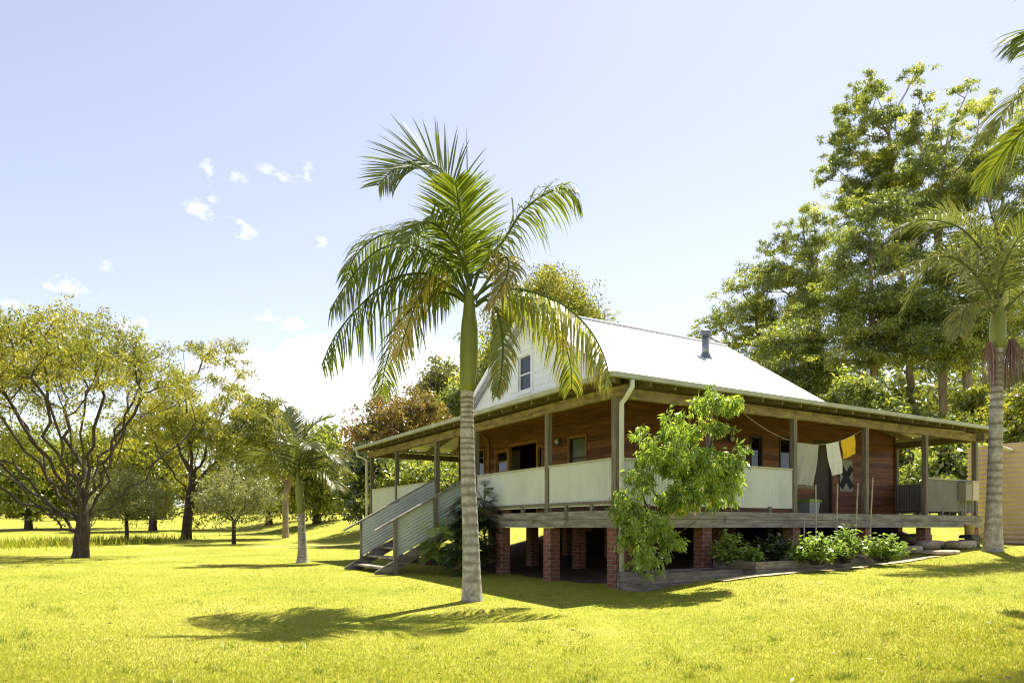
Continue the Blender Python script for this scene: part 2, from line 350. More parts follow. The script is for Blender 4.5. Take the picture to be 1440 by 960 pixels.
# ------------------------------------------------------------------ world, sun, camera
SUN_EL = math.radians(62); SUN_AZ = math.atan2(0.48, 0.877)     # azimuth from +Y towards +X
w = bpy.data.worlds.new('World'); sc.world = w; w.use_nodes = True
nt = w.node_tree; nt.nodes.clear()
wo = nt.nodes.new('ShaderNodeOutputWorld'); bg = nt.nodes.new('ShaderNodeBackground')
sky = nt.nodes.new('ShaderNodeTexSky'); sky.sky_type = 'NISHITA'; sky.sun_disc = False
sky.sun_elevation = SUN_EL; sky.sun_rotation = SUN_AZ; sky.air_density = 1.0; sky.dust_density = 0.4; sky.ozone_density = 2.0; sky.altitude = 50
hs = nt.nodes.new('ShaderNodeHueSaturation'); hs.inputs['Hue'].default_value = 0.521; hs.inputs['Saturation'].default_value = 0.58; hs.inputs['Value'].default_value = 1.0
nt.links.new(sky.outputs[0], hs.inputs['Color'])
tc = nt.nodes.new('ShaderNodeTexCoord'); sp = nt.nodes.new('ShaderNodeSeparateXYZ'); nt.links.new(tc.outputs['Generated'], sp.inputs[0])
def mth(op, a, b=None, c=None):
    n = nt.nodes.new('ShaderNodeMath'); n.operation = op
    for i, v in enumerate((a, b, c)):
        if v is None: continue
        if isinstance(v, (int, float)): n.inputs[i].default_value = v
        else: nt.links.new(v, n.inputs[i])
    return n.outputs[0]
az = mth('ARCTAN2', sp.outputs[0], sp.outputs[1]); el = mth('ARCSINE', sp.outputs[2])
def cloudnoise(scale, detail, seed):
    mp = nt.nodes.new('ShaderNodeMapping'); mp.inputs['Scale'].default_value = (1, 1, 1.9); mp.inputs['Location'].default_value = (seed, seed*.7, 0)
    nt.links.new(tc.outputs['Generated'], mp.inputs[0])
    no = nt.nodes.new('ShaderNodeTexNoise'); no.inputs['Scale'].default_value = scale; no.inputs['Detail'].default_value = detail; no.inputs['Roughness'].default_value = 0.6
    nt.links.new(mp.outputs[0], no.inputs['Vector']); return no.outputs['Fac']
n1 = cloudnoise(9, 8, 1.3); n2 = cloudnoise(45, 8, 4.1)
def blob(px, py, rx, ry, noise, amp, soft):
    x = (px-720)/F; y = (HOR-py)/F; a0 = math.atan(x); e0 = math.atan(y/math.sqrt(1+x*x))
    da = mth('DIVIDE', mth('SUBTRACT', az, a0), rx/F*math.cos(a0)**2); de = mth('DIVIDE', mth('SUBTRACT', el, e0), ry/F*math.cos(a0))
    d = mth('SQRT', mth('ADD', mth('MULTIPLY', da, da), mth('MULTIPLY', de, de)))
    d = mth('ADD', d, mth('MULTIPLY', mth('SUBTRACT', noise, 0.5), -amp))
    m = nt.nodes.new('ShaderNodeMapRange'); m.interpolation_type = 'SMOOTHSTEP'
    m.inputs[1].default_value = 1.0; m.inputs[2].default_value = 1.0-soft; m.inputs[3].default_value = 0; m.inputs[4].default_value = 1
    nt.links.new(d, m.inputs[0]); return m.outputs[0]
mask = None
for b in [(470, 545, 175, 62, n1, 2.2, 0.7), (610, 525, 95, 62, n1, 2.0, 0.7), (380, 570, 120, 60, n1, 1.6, 0.9), (560, 590, 330, 60, n1, 0.8, 1.0)]:
    m = blob(*b); mask = m if mask is None else mth('MAXIMUM', mask, m)
for b in [(279, 292, 17, 9), (344, 319, 14, 11), (292, 240, 7, 12), (334, 245, 11, 9), (376, 236, 12, 6), (432, 243, 8, 10), (96, 405, 26, 10), (406, 456, 16, 12),
          (455, 341, 6, 9), (148, 376, 9, 6), (20, 424, 22, 8), (395, 247, 18, 5), (300, 280, 7, 6), (185, 457, 20, 8), (380, 448, 16, 7)]:
    m = mth('MULTIPLY', blob(b[0], b[1], b[2]*1.3, b[3]*1.3, n2, 4.5, 1.6), 0.5 if b[2] > 12 else 0.28); mask = mth('MAXIMUM', mask, m)
mx = nt.nodes.new('ShaderNodeMixRGB'); nt.links.new(mask, mx.inputs[0]); nt.links.new(hs.outputs[0], mx.inputs[1]); mx.inputs[2].default_value = (10.5, 10.7, 11.0, 1)
nt.links.new(mx.outputs[0], bg.inputs[0]); bg.inputs[1].default_value = 0.083; nt.links.new(bg.outputs[0], wo.inputs[0])
sd = bpy.data.lights.new('sun', 'SUN'); sd.energy = 5.0; sd.angle = math.radians(0.5); sd.color = (1.0, 0.94, 0.84)
so = bpy.data.objects.new('sun', sd); link(so)
dirv = Vector((math.sin(SUN_AZ)*math.cos(SUN_EL), math.cos(SUN_AZ)*math.cos(SUN_EL), math.sin(SUN_EL)))
so.rotation_euler = dirv.to_track_quat('Z', 'Y').to_euler(); so.location = dirv*60
cd = bpy.data.cameras.new('camera'); co = bpy.data.objects.new('camera', cd); link(co)
co.location = (0, 0, EZ); co.rotation_euler = (math.pi/2, 0, 0)
cd.sensor_width = 36; cd.lens = F/1440*36; cd.shift_y = (HOR-480)/1440; cd.clip_end = 2000; cd.clip_start = 0.1
sc.camera = co
sc.view_settings.view_transform = 'Standard'; sc.view_settings.look = 'None'; sc.view_settings.gamma = 1; sc.view_settings.exposure = 1.35
cy = sc.cycles; cy.use_denoising = True; cy.max_bounces = 7; cy.diffuse_bounces = 4; cy.glossy_bounces = 3; cy.transmission_bounces = 4; cy.transparent_max_bounces = 6
cy.use_adaptive_sampling = False; cy.caustics_reflective = False; cy.caustics_refractive = False; cy.sample_clamp_indirect = 6; cy.filter_width = 1.15
try: cy.denoising_prefilter = 'ACCURATE'; cy.denoiser = 'OPENIMAGEDENOISE'
except Exception: pass

# ------------------------------------------------------------------ ground
def lawn_mat():
    m, nt, out = new_mat('lawn')
    tc = nt.nodes.new('ShaderNodeTexCoord')
    n1 = N(nt, 'ShaderNodeTexNoise', Scale=0.35, Detail=6.0, Roughness=0.6); n2 = N(nt, 'ShaderNodeTexNoise', Scale=5.0, Detail=8.0, Roughness=0.75)
    n3 = N(nt, 'ShaderNodeTexNoise', Scale=60.0, Detail=4.0)
    for n in (n1, n2, n3): nt.links.new(tc.outputs['Object'], n.inputs['Vector'])
    r1 = rampn(nt, [(0.32, (0.135, 0.185, 0.015)), (0.5, (0.268, 0.275, 0.029)), (0.66, (0.375, 0.335, 0.08))]); nt.links.new(n1.outputs['Fac'], r1.inputs[0])
    r2 = rampn(nt, [(0.28, (0.125, 0.17, 0.013)), (0.5, (0.268, 0.27, 0.029)), (0.72, (0.43, 0.37, 0.125))]); nt.links.new(n2.outputs['Fac'], r2.inputs[0])
    mx = nt.nodes.new('ShaderNodeMixRGB'); mx.inputs[0].default_value = 0.5; nt.links.new(r1.outputs[0], mx.inputs[1]); nt.links.new(r2.outputs[0], mx.inputs[2])
    m3 = nt.nodes.new('ShaderNodeMixRGB'); m3.blend_type = 'OVERLAY'; m3.inputs[0].default_value = 0.55
    nt.links.new(mx.outputs[0], m3.inputs[1]); nt.links.new(n3.outputs['Fac'], m3.inputs[2])
    b = nt.nodes.new('ShaderNodeBsdfPrincipled'); b.inputs['Roughness'].default_value = 0.95; b.inputs['Specular IOR Level'].default_value = 0.1
    bp = nt.nodes.new('ShaderNodeBump'); bp.inputs['Strength'].default_value = 0.7; bp.inputs['Distance'].default_value = 0.04
    nt.links.new(n2.outputs['Fac'], bp.inputs['Height']); nt.links.new(bp.outputs[0], b.inputs['Normal'])
    nt.links.new(m3.outputs[0], b.inputs['Base Color']); nt.links.new(b.outputs[0], out.inputs[0])
    return m
M['lawn'] = lawn_mat()
xs = np.concatenate([np.linspace(-600, -60, 28), np.linspace(-57, 57, 153), np.linspace(60, 600, 28)])
ys = np.concatenate([np.linspace(-60, -2, 15), np.linspace(-1, 60, 123), np.linspace(63, 600, 60)])
X, Yg = np.meshgrid(xs, ys); Z = g(X, Yg)
gm = MB(); nx = len(xs)
gm.v = [tuple(p) for p in np.stack([X.ravel(), Yg.ravel(), Z.ravel()], 1)]
gm.f = [(j*nx+i, j*nx+i+1, (j+1)*nx+i+1, (j+1)*nx+i) for j in range(len(ys)-1) for i in range(nx-1)]
gm.r = [0.0]*len(gm.v)
lawn = gm.build('lawn', M['lawn'], smooth=True); tag(lawn, kind='structure', label='sunlit yellow green lawn spreading around the timber house', cat='lawn')
def ribbon(name, pts, wid, mat, label, cat, dz=0.012):
    mb = MB(); n = len(pts); vs = []
    for i, p in enumerate(pts):
        d = (Vector(pts[min(i+1, n-1)])-Vector(pts[max(i-1, 0)])); d = Vector((d.x, d.y)).normalized(); nrm = Vector((-d.y, d.x))
        w_ = wid*(0.75+0.5*random.random())
        for k in (-1, -.5, 0, .5, 1):
            x, y = p[0]+nrm.x*w_*k, p[1]+nrm.y*w_*k; vs.append((x, y, float(g(x, y))+dz))
    mb.add(vs, [(i*5+k, i*5+k+1, (i+1)*5+k+1, (i+1)*5+k) for i in range(n-1) for k in range(4)])
    o = mb.build(name, mat); tag(o, label, cat, kind='structure'); return o
M['track'] = noise_mat('dry_track', [(0.3, (0.24, 0.23, 0.08)), (0.6, (0.36, 0.31, 0.16)), (0.8, (0.42, 0.36, 0.22))], 1.2, rough=0.95)
a_, b_ = gpt(-120, 747), gpt(95, 745)
ribbon('path', [a_.lerp(b_, t) for t in np.linspace(0, 1, 14)], 0.9, M['track'], 'pale worn track crossing the grass beyond the big tree', 'path')
a_, b_ = gpt(345, 768), gpt(505, 765)
ribbon('dirt_path', [a_.lerp(b_, t) for t in np.linspace(0, 1, 14)], 0.35, M['track'], 'thin dry strip across the grass behind the small palm', 'path')

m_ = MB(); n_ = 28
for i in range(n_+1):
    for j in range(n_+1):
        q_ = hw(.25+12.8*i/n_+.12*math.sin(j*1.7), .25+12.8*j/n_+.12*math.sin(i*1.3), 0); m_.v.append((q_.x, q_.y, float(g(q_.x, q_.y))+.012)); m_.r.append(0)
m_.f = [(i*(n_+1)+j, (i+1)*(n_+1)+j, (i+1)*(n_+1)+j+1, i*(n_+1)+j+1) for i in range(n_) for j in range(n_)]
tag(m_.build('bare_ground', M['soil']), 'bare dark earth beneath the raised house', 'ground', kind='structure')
M['straw'] = noise_mat('dry_straw', [(0.3, (0.26, 0.22, 0.10)), (0.55, (0.42, 0.35, 0.22)), (0.8, (0.52, 0.45, 0.32))], 6, rough=0.95)
ribbon('mulch_strip', [hw(s_, -1.42-.05*math.sin(s_*3), 0) for s_ in np.linspace(1.2, 8.2, 26)], .16, M['straw'], 'pale dry straw strip along the front of the sleeper beds', 'mulch', .02)
def in_house(x, y):
    s = (x-HC.x)*Rv.x+(y-HC.y)*Rv.y; a = (x-HC.x)*Lv.x+(y-HC.y)*Lv.y
    return ((s > -0.1) & (s < 13.3) & (a > -0.1) & (a < 13.4)) | ((s > -0.3) & (s < 6.6) & (a > -1.05) & (a < 0))
rs = np.random.default_rng(3)
def grass_patch(name, n, px0, px1, py0, py1, h, wd, label):
    px = rs.uniform(px0, px1, n); py = rs.uniform(py0, py1, n)
    Yc = np.full(n, 10.0)
    for _ in range(25):
        x = (px-720)/F*Yc; z = g(x, Yc); Yn = (EZ-z)*F/np.maximum(py-HOR, 4); Yc = 0.5*Yc+0.5*np.clip(Yn, 3, 45)
    x = (px-720)/F*Yc; keep = (~in_house(x, Yc)) & (Yc < 42)
    x = x[keep]; y = Yc[keep]; n = len(x); z = g(x, y)-0.004
    hh = h*rs.uniform(0.5, 1.3, n); th = rs.uniform(0, 2*np.pi, n); ln = rs.uniform(0.1, 0.9, n)
    ww = wd*np.maximum(1, y/9)*rs.uniform(0.7, 1.3, n)
    t2 = rs.uniform(0, np.pi, n)
    q = np.empty((n, 3, 3)); b = np.stack([x, y, z], 1); sd_ = np.stack([np.cos(t2), np.sin(t2), 0*t2], 1)*ww[:, None]
    q[:, 0] = b-sd_; q[:, 1] = b+sd_; q[:, 2] = b+np.stack([np.cos(th)*ln*hh, np.sin(th)*ln*hh, hh], 1)
    o = np_mesh(name, q.reshape(-1, 3), 3, rs.beta(2, 2.6, n), L['grass']); tag(o, label, 'grass', kind='stuff')
grass_patch('grass', 780000, -330, 1770, 772, 1130, 0.026, 0.0034, 'short sunlit lawn grass blades across the foreground')

M_tuft = 5200; cx_ = rs.uniform(-40, 1480, 150); cyy = 772+200*rs.random(150)**1.3
pxs = np.repeat(cx_, 34)+rs.normal(0, 9, 5100); pys = np.repeat(cyy, 34)+rs.normal(0, 2.2, 5100)
Yc = np.full(5100, 10.0)
for _ in range(25):
    x = (pxs-720)/F*Yc; Yc = 0.5*Yc+0.5*np.clip((EZ-g(x, Yc))*F/np.maximum(pys-HOR, 4), 3, 40)
x = (pxs-720)/F*Yc; kp = ~in_house(x, Yc); x, y = x[kp], Yc[kp]; n = len(x); hh = rs.uniform(.03, .075, n); th = rs.uniform(0, 6.28, n)
b = np.stack([x, y, g(x, y)-.004], 1); sd_ = np.stack([np.cos(th), np.sin(th), 0*th], 1)*.005; q = np.empty((n, 3, 3))
q[:, 0] = b-sd_; q[:, 1] = b+sd_; q[:, 2] = b+np.stack([rs.normal(0, .6, n)*hh, rs.normal(0, .6, n)*hh, hh], 1)
L['weed'] = leaf_mat('weed_blade', [(0.0, (0.06, 0.10, 0.012)), (1.0, (0.17, 0.20, 0.03))], 0.4, gloss=0.03)
tag(np_mesh('grass_tufts', q.reshape(-1, 3), 3, rs.random(n), L['weed']), 'darker taller grass tufts dotted over the lawn', 'grass', kind='stuff')
n = 260; pxs = rs.uniform(-40, 1480, n); pys = 770+205*rs.random(n); Yc = np.full(n, 10.0)
for _ in range(25):
    x = (pxs-720)/F*Yc; Yc = 0.5*Yc+0.5*np.clip((EZ-g(x, Yc))*F/np.maximum(pys-HOR, 4), 3, 40)
x = (pxs-720)/F*Yc; kp = ~in_house(x, Yc); x, y = x[kp], Yc[kp]; n = len(x); dv = rs.normal(size=(n, 3))*np.array([1, 1, .15]); nv = rs.normal(size=(n, 3))*.4; nv[:, 2] += 1
tag(np_mesh('fallen_leaves', leaves(np.stack([x, y, g(x, y)+.022], 1), dv, nv, rs.uniform(.03, .065, n), rs.uniform(.012, .028, n)), 4, rs.random(n), leaf_mat('fallen_leaf', [(0, (.05, .03, .015)), (1, (.12, .075, .03))], .2)), 'dry brown fallen leaves scattered over the lawn', 'leaves', kind='stuff')
# ------------------------------------------------------------------ tree machinery
def skeleton(base, trunk, targets, rng, kink=0.10, lift=0.35, bf=0.55, fst=0.45, nlimb=0):
    """connect every target to the growing skeleton; returns nodes, parents"""
    nodes = [np.array(base, float)]; par = [-1]
    for p in trunk:
        prev = nodes[-1]; p = np.array(p, float); k = max(2, int(np.linalg.norm(p-prev)/0.6))
        i0 = len(nodes)-1
        for j in range(1, k+1):
            q = prev+(p-prev)*j/k + rng.normal(0, 0.02*np.linalg.norm(p-prev)/k*2, 3)*(j < k)
            nodes.append(q); par.append(len(nodes)-2 if j > 1 else i0)
    nt0 = len(nodes); first = max(2, int(nt0*fst)); plen = [0.0]
    for j in range(1, nt0): plen.append(plen[par[j]]+np.linalg.norm(nodes[j]-nodes[par[j]]))
    order = sorted(range(len(targets)), key=lambda i: np.linalg.norm(targets[i]-nodes[nt0-1]))
    T_ = [np.array(t) for t in targets]; lim = []
    if nlimb:
        c = T_[order[len(order)//2]]; sel = [int(np.argmax([np.linalg.norm(t-c) for t in T_]))]
        while len(sel) < nlimb: sel.append(int(np.argmax([min(np.linalg.norm((t-T_[j])*np.array([1, .8, .8])) for j in sel) for t in T_])))
        top = nodes[nt0-1]; lim = [top+(T_[j]-top)*rng.uniform(.7, .9) for j in sel]
    jobs = [(t, 3.0, True) for t in lim]+[(T_[i], bf, False) for i in order]
    zs = sorted(t[2] for t in lim)
    for t, bf, isl in jobs:
        A = np.array(nodes); d = np.linalg.norm(A-t, axis=1)
        up = A[:, 2]-t[2]
        cost = d + np.maximum(0, up+0.15*d)*1.6 + bf*np.array(plen)
        cost[:first] += 1e3
        k = int(np.argmin(cost))
        if isl: k = int(round(first+(nt0-1-first)*min(1, max(0, (zs.index(t[2])/max(1, len(zs)-1))*.8+rng.uniform(0, .3)))))
        st = nodes[k]; dist = d[k]
        m = max(2, int(dist/0.55)); ctrl = st+(t-st)*0.45+np.array([0, 0, -lift*0.25*dist])*(1 if t[2] > st[2] else -0.4)
        pi = k
        for j in range(1, m+1):
            u = j/m; q = (1-u)**2*st+2*u*(1-u)*ctrl+u*u*t
            if j < m: q = q+rng.normal(0, kink*0.35, 3)*min(1, dist*0.3)
            plen.append(plen[pi]+np.linalg.norm(q-nodes[pi])); nodes.append(q); par.append(pi); pi = len(nodes)-1
    return nodes, par
def limbs(name, nodes, par, r0, tip, mat, parent, loc, flare=1.3, expo=1.75):
    n = len(nodes); ch = [[] for _ in range(n)]
    for i, p in enumerate(par):
        if p >= 0: ch[p].append(i)
    R = [0.0]*n; acc = [0.0]*n
    for i in range(n-1, -1, -1):
        acc[i] = tip**expo if not ch[i] else sum(acc[c] for c in ch[i])*1.0+tip**expo*0.1
        R[i] = acc[i]**(1/expo)
    k = r0/R[0]; R = [tip+(r-tip)*((r0-tip)/(R[0]-tip)) if R[0] > tip*1.01 else r for r in R]
    mb = MB(); stack = [0]
    starts = [(0, None)]
    while starts:
        i, pre = starts.pop(); path = [i] if pre is None else [pre, i]
        while ch[i]:
            cs = sorted(ch[i], key=lambda c: -R[c])
            for c in cs[1:]: starts.append((c, i))
            i = cs[0]; path.append(i)
        pts = [nodes[j] for j in path]; rad = [R[j] for j in path]
        if pre is not None: rad[0] = min(R[path[0]], R[path[1]]*1.15)
        else:
            rad[0] *= flare
            if len(rad) > 1: rad[1] *= 1.0+(flare-1)*0.25
        mb.tube(pts, rad, 9 if rad[0] > 0.12 else (6 if rad[0] > 0.04 else 4), cap=False)
    return mb.build(name, mat, parent, smooth=True, loc=loc)
def tree(name, label, cat, base, lobes, leafmat, bark, nleaf, ls, r0, seed, trunk=None, nclump=60, group=None, wid=0.35, hang=0.4, clump_r=0.55, tip=0.012,
         depth=0.8, flat=0.65, Y=None, kink=0.1, shell=0.5, rb=(2, 2.2), bf=0.55, fst=0.45, nlimb=0, spread=0.24, dy=0.0, tv=0.19, dome=0.07):
    """base: pixel on the ground (or a point); lobes: pixel ellipses (cx,cy,rx,ry[,weight]) read at the tree's own distance"""
    rng = np.random.default_rng(seed)
    B = gpt(*base) if Y is None else gz(pt(base[0], base[1], Y))
    Yt = B.y; k = Yt/F
    root = empty(name, B, label, cat, group)
    cx = B.x; W = max(abs((l[0]-720)*k-cx)+l[2]*k for l in lobes)
    wts = np.array([l[2]*l[3]*(l[4] if len(l) > 4 else 1) for l in lobes]); wts = wts/wts.sum()
    cnt = np.maximum(1, np.round(wts*nclump)).astype(int)
    T = []; RR = []
    for l, c in zip(lobes, cnt):
        C0 = np.array([(l[0]-720)*k, Yt, EZ+(HOR-l[1])*k]); rx, rz = l[2]*k, l[3]*k
        dmax = math.sqrt(max(0.05, W*W-(C0[0]-cx)**2))*depth
        for _ in range(c):
            v = rng.normal(size=3); v /= np.linalg.norm(v); rad = shell+(1-shell)*rng.random()
            dd = rng.uniform(-dmax, dmax)
            T.append(C0+np.array([v[0]*rx*rad, dy+dd*0.75+v[1]*rx*0.5*rad, v[2]*rz*rad]))
            T[-1][2] = B.z+(T[-1][2]-B.z)*(1-dome*abs(dd)/W)
            RR.append(min(rx, rz)*clump_r*rng.uniform(0.7, 1.3))
    T = np.array(T); RR = np.array(RR)
    tw = [pt(px, py, Yt) for px, py in trunk] if trunk else [Vector((B.x, B.y, B.z+0.5*(T[:, 2].mean()-B.z)))]
    nodes, par = skeleton(B-Vector((0, 0, 0.15)), tw, T, rng, kink, bf=bf, fst=fst, nlimb=nlimb)
    limbs('trunk', nodes, par, r0, tip, bark, root, None).location = (0, 0, 0)
    root_tr = root.children[0]
    root_tr.matrix_parent_inverse = Matrix.Translation(-B)
    # leaves: each clump is a handful of sprays
    per = np.maximum(3, (nleaf*RR**2/np.sum(RR**2)).astype(int))
    idx = np.repeat(np.arange(len(T)), per); n = len(idx)
    ns = 7; sp_off = rng.normal(size=(len(T), ns, 3))*np.array([1, 1, flat])*0.62
    sid = rng.integers(0, ns, n)
    P = T[idx]+(sp_off[idx, sid]+rng.normal(size=(n, 3))*np.array([1, 1, flat])*spread)*RR[idx][:, None]
    D = rng.normal(size=(n, 3)); D[:, 2] -= hang*1.5
    Nn = rng.normal(size=(n, 3)); Nn[:, 2] += 0.7
    Ln = ls*rng.uniform(0.6, 1.35, n); Wd = Ln*wid*rng.uniform(0.75, 1.25, n)
    tint = rng.normal(0, tv, len(T))[idx]
    R = np.clip(0.5+(rng.beta(*rb, n)-0.5)*0.75+tint, 0, 1)
    c = np_mesh('crown', leaves(P, D, Nn, Ln, Wd), 4, R, leafmat, root)
    c.matrix_parent_inverse = Matrix.Translation(-B)
    return root

# ---- the trees on the left
tree('spreading_tree', 'big open umbrella tree with dark forked trunk, its crown cut by the left picture edge', 'tree', (112, 784),
     [(60, 455, 62, 24), (115, 448, 50, 20), (155, 472, 48, 22), (192, 492, 42, 22), (228, 518, 34, 18), (10, 468, 55, 26), (-50, 500, 55, 34), (-100, 560, 40, 40), (95, 490, 75, 24, .6),
      (170, 528, 50, 16, .45), (20, 520, 60, 22, .5), (-60, 590, 50, 30, .6), (235, 545, 26, 14, .6), (120, 560, 60, 22, .10), (60, 590, 60, 25, .10), (190, 590, 40, 20, .10), (20, 640, 40, 25, .18)],
     L['wattle'], M['bark'], 88000, 0.12, 0.25, 11, trunk=[(114, 762), (117, 738), (120, 702)], nclump=420, wid=0.36, clump_r=0.78, depth=0.85, tip=0.010, kink=0.3, bf=.32, fst=.34, nlimb=22, dome=.2)
tree('leaning_tree', 'slim taller tree with layered crown behind the big umbrella tree', 'tree', (262, 756),
     [(312, 487, 34, 15), (285, 518, 30, 13), (330, 505, 20, 12), (345, 565, 45, 20), (245, 562, 40, 22), (272, 592, 45, 20), (318, 608, 42, 22), (212, 540, 25, 14), (372, 580, 22, 12), (225, 600, 35, 20), (340, 630, 30, 18, .5)],
     L['wattle'], M['bark'], 46000, 0.17, 0.28, 12, trunk=[(264, 728), (267, 700), (274, 655)], nclump=170, wid=0.38, clump_r=0.75, Y=44, tip=0.014, kink=0.2, bf=.4, fst=.4, nlimb=10, dome=.14)
tree('round_bush', 'grey green multi stemmed bush between the slim tree and the small palm', 'bush', (329, 753),
     [(330, 690, 46, 32), (305, 705, 25, 25), (362, 700, 28, 28), (330, 718, 40, 20)], L['olive'], M['bark'], 9000, 0.17, 0.10, 13, nclump=70, wid=0.3, Y=38, depth=0.7, kink=0.15)
tree('round_bush', 'grey green bush behind the trunk of the big umbrella tree', 'bush', (178, 753),
     [(180, 690, 42, 34), (150, 712, 25, 25), (212, 706, 30, 28)], L['olive'], M['bark'], 8000, 0.18, 0.10, 14, nclump=60, wid=0.3, Y=40, depth=0.7, kink=0.15)
bgt = [  # background trees on the left, own crowns
 ('bushy_tree', 'dark green bushy tree at the far left edge of the grass', (40, 735), [(35, 640, 55, 40), (60, 690, 50, 35), (0, 680, 45, 40)], 'bright', 62, .34),
 ('bushy_tree', 'low dark tree framed under the big umbrella tree crown', (118, 735), [(110, 650, 50, 40), (150, 640, 45, 40), (120, 695, 50, 30)], 'wattle', 66, .34),
 ('bushy_tree', 'far tree seen between the umbrella tree and the slim tree', (215, 735), [(215, 650, 40, 45), (240, 690, 35, 35), (190, 610, 35, 30)], 'wattle', 60, .32),
 ('bushy_tree', 'far yellow green tree standing behind the small palm', (378, 733), [(372, 590, 32, 26), (395, 620, 38, 32), (350, 650, 36, 38), (392, 690, 42, 32)], 'wattle', 64, .32),
 ('slim_tree', 'slender pink trunked tree with bare white twigs beside the small palm', (402, 742), [(390, 620, 30, 22), (415, 598, 22, 15), (400, 650, 30, 20)], 'wattle', 46, .24),
 ('bushy_tree', 'bright leafy tree filling the gap between small palm and veranda', (446, 733), [(440, 640, 38, 40), (462, 622, 26, 26), (440, 690, 45, 32)], 'bright', 56, .32),
 ('rusty_tree', 'broad rusty orange tree rising behind the left end of the veranda roof', (560, 738), [(560, 585, 50, 32), (525, 605, 38, 30), (600, 582, 38, 28), (555, 560, 24, 16), (580, 625, 55, 32), (520, 640, 40, 30)], 'rust', 44, .2),
 ('grey_gum_tree', 'pale grey green tree top between rusty tree and tall palm trunk', (622, 735), [(622, 528, 30, 24), (605, 545, 18, 22), (640, 545, 22, 28), (625, 580, 34, 26)], 'olive', 62, .3),
 ('shade_tree', 'dark green tree behind the white gable, left of the tall palm crownshaft', (690, 735), [(688, 520, 32, 30), (668, 560, 36, 34), (705, 480, 26, 26), (640, 585, 28, 26)], 'gum', 50, .28),
 ('golden_tree', 'rounded golden green tree top behind the house ridge', (775, 735), [(775, 402, 48, 26), (750, 430, 46, 32), (800, 428, 42, 24), (820, 442, 26, 16), (725, 450, 34, 32), (790, 470, 60, 40)], 'wattle', 48, .17),
]
for i, (nm, lb, bs, lo, lf, Yd, lsz) in enumerate(bgt):
    tree(nm, lb, 'tree', bs, lo, L[lf], M['palebark'] if nm == 'slim_tree' else M['bark'], {'slim_tree': 4500, 'golden_tree': 70000, 'rusty_tree': 26000}.get(nm, 16000), lsz, 0.3 if nm != 'slim_tree' else 0.2, 40+i, nclump=170 if nm == 'golden_tree' else 80, wid=0.5, clump_r=0.66, Y=Yd, tip=0.02, depth=0.8, shell=.25 if nm == 'golden_tree' else .5, spread=.36 if nm == 'golden_tree' else .24)
# dark shrubs behind the far veranda corner
for i, (lb, bs, lo, lf, Yd) in enumerate([
 ('dark evergreen shrub outside the far left veranda corner', (516, 735), [(515, 665, 30, 45), (500, 700, 26, 30), (535, 640, 26, 26)], 'dark', 36),
 ('glossy pale leaved shrub seen through the left veranda posts', (585, 735), [(580, 670, 40, 30), (610, 665, 30, 32), (560, 690, 40, 30)], 'gum', 35),
 ('green shrub seen through the veranda near the house wall', (640, 735), [(640, 668, 32, 34), (622, 695, 30, 24)], 'bright', 38)]):
    tree('tall_shrub', lb, 'shrub', bs, lo, L[lf], M['bark'], 7000, 0.22, 0.14, 70+i, nclump=55, wid=0.45, clump_r=0.6, Y=Yd, depth=0.7)

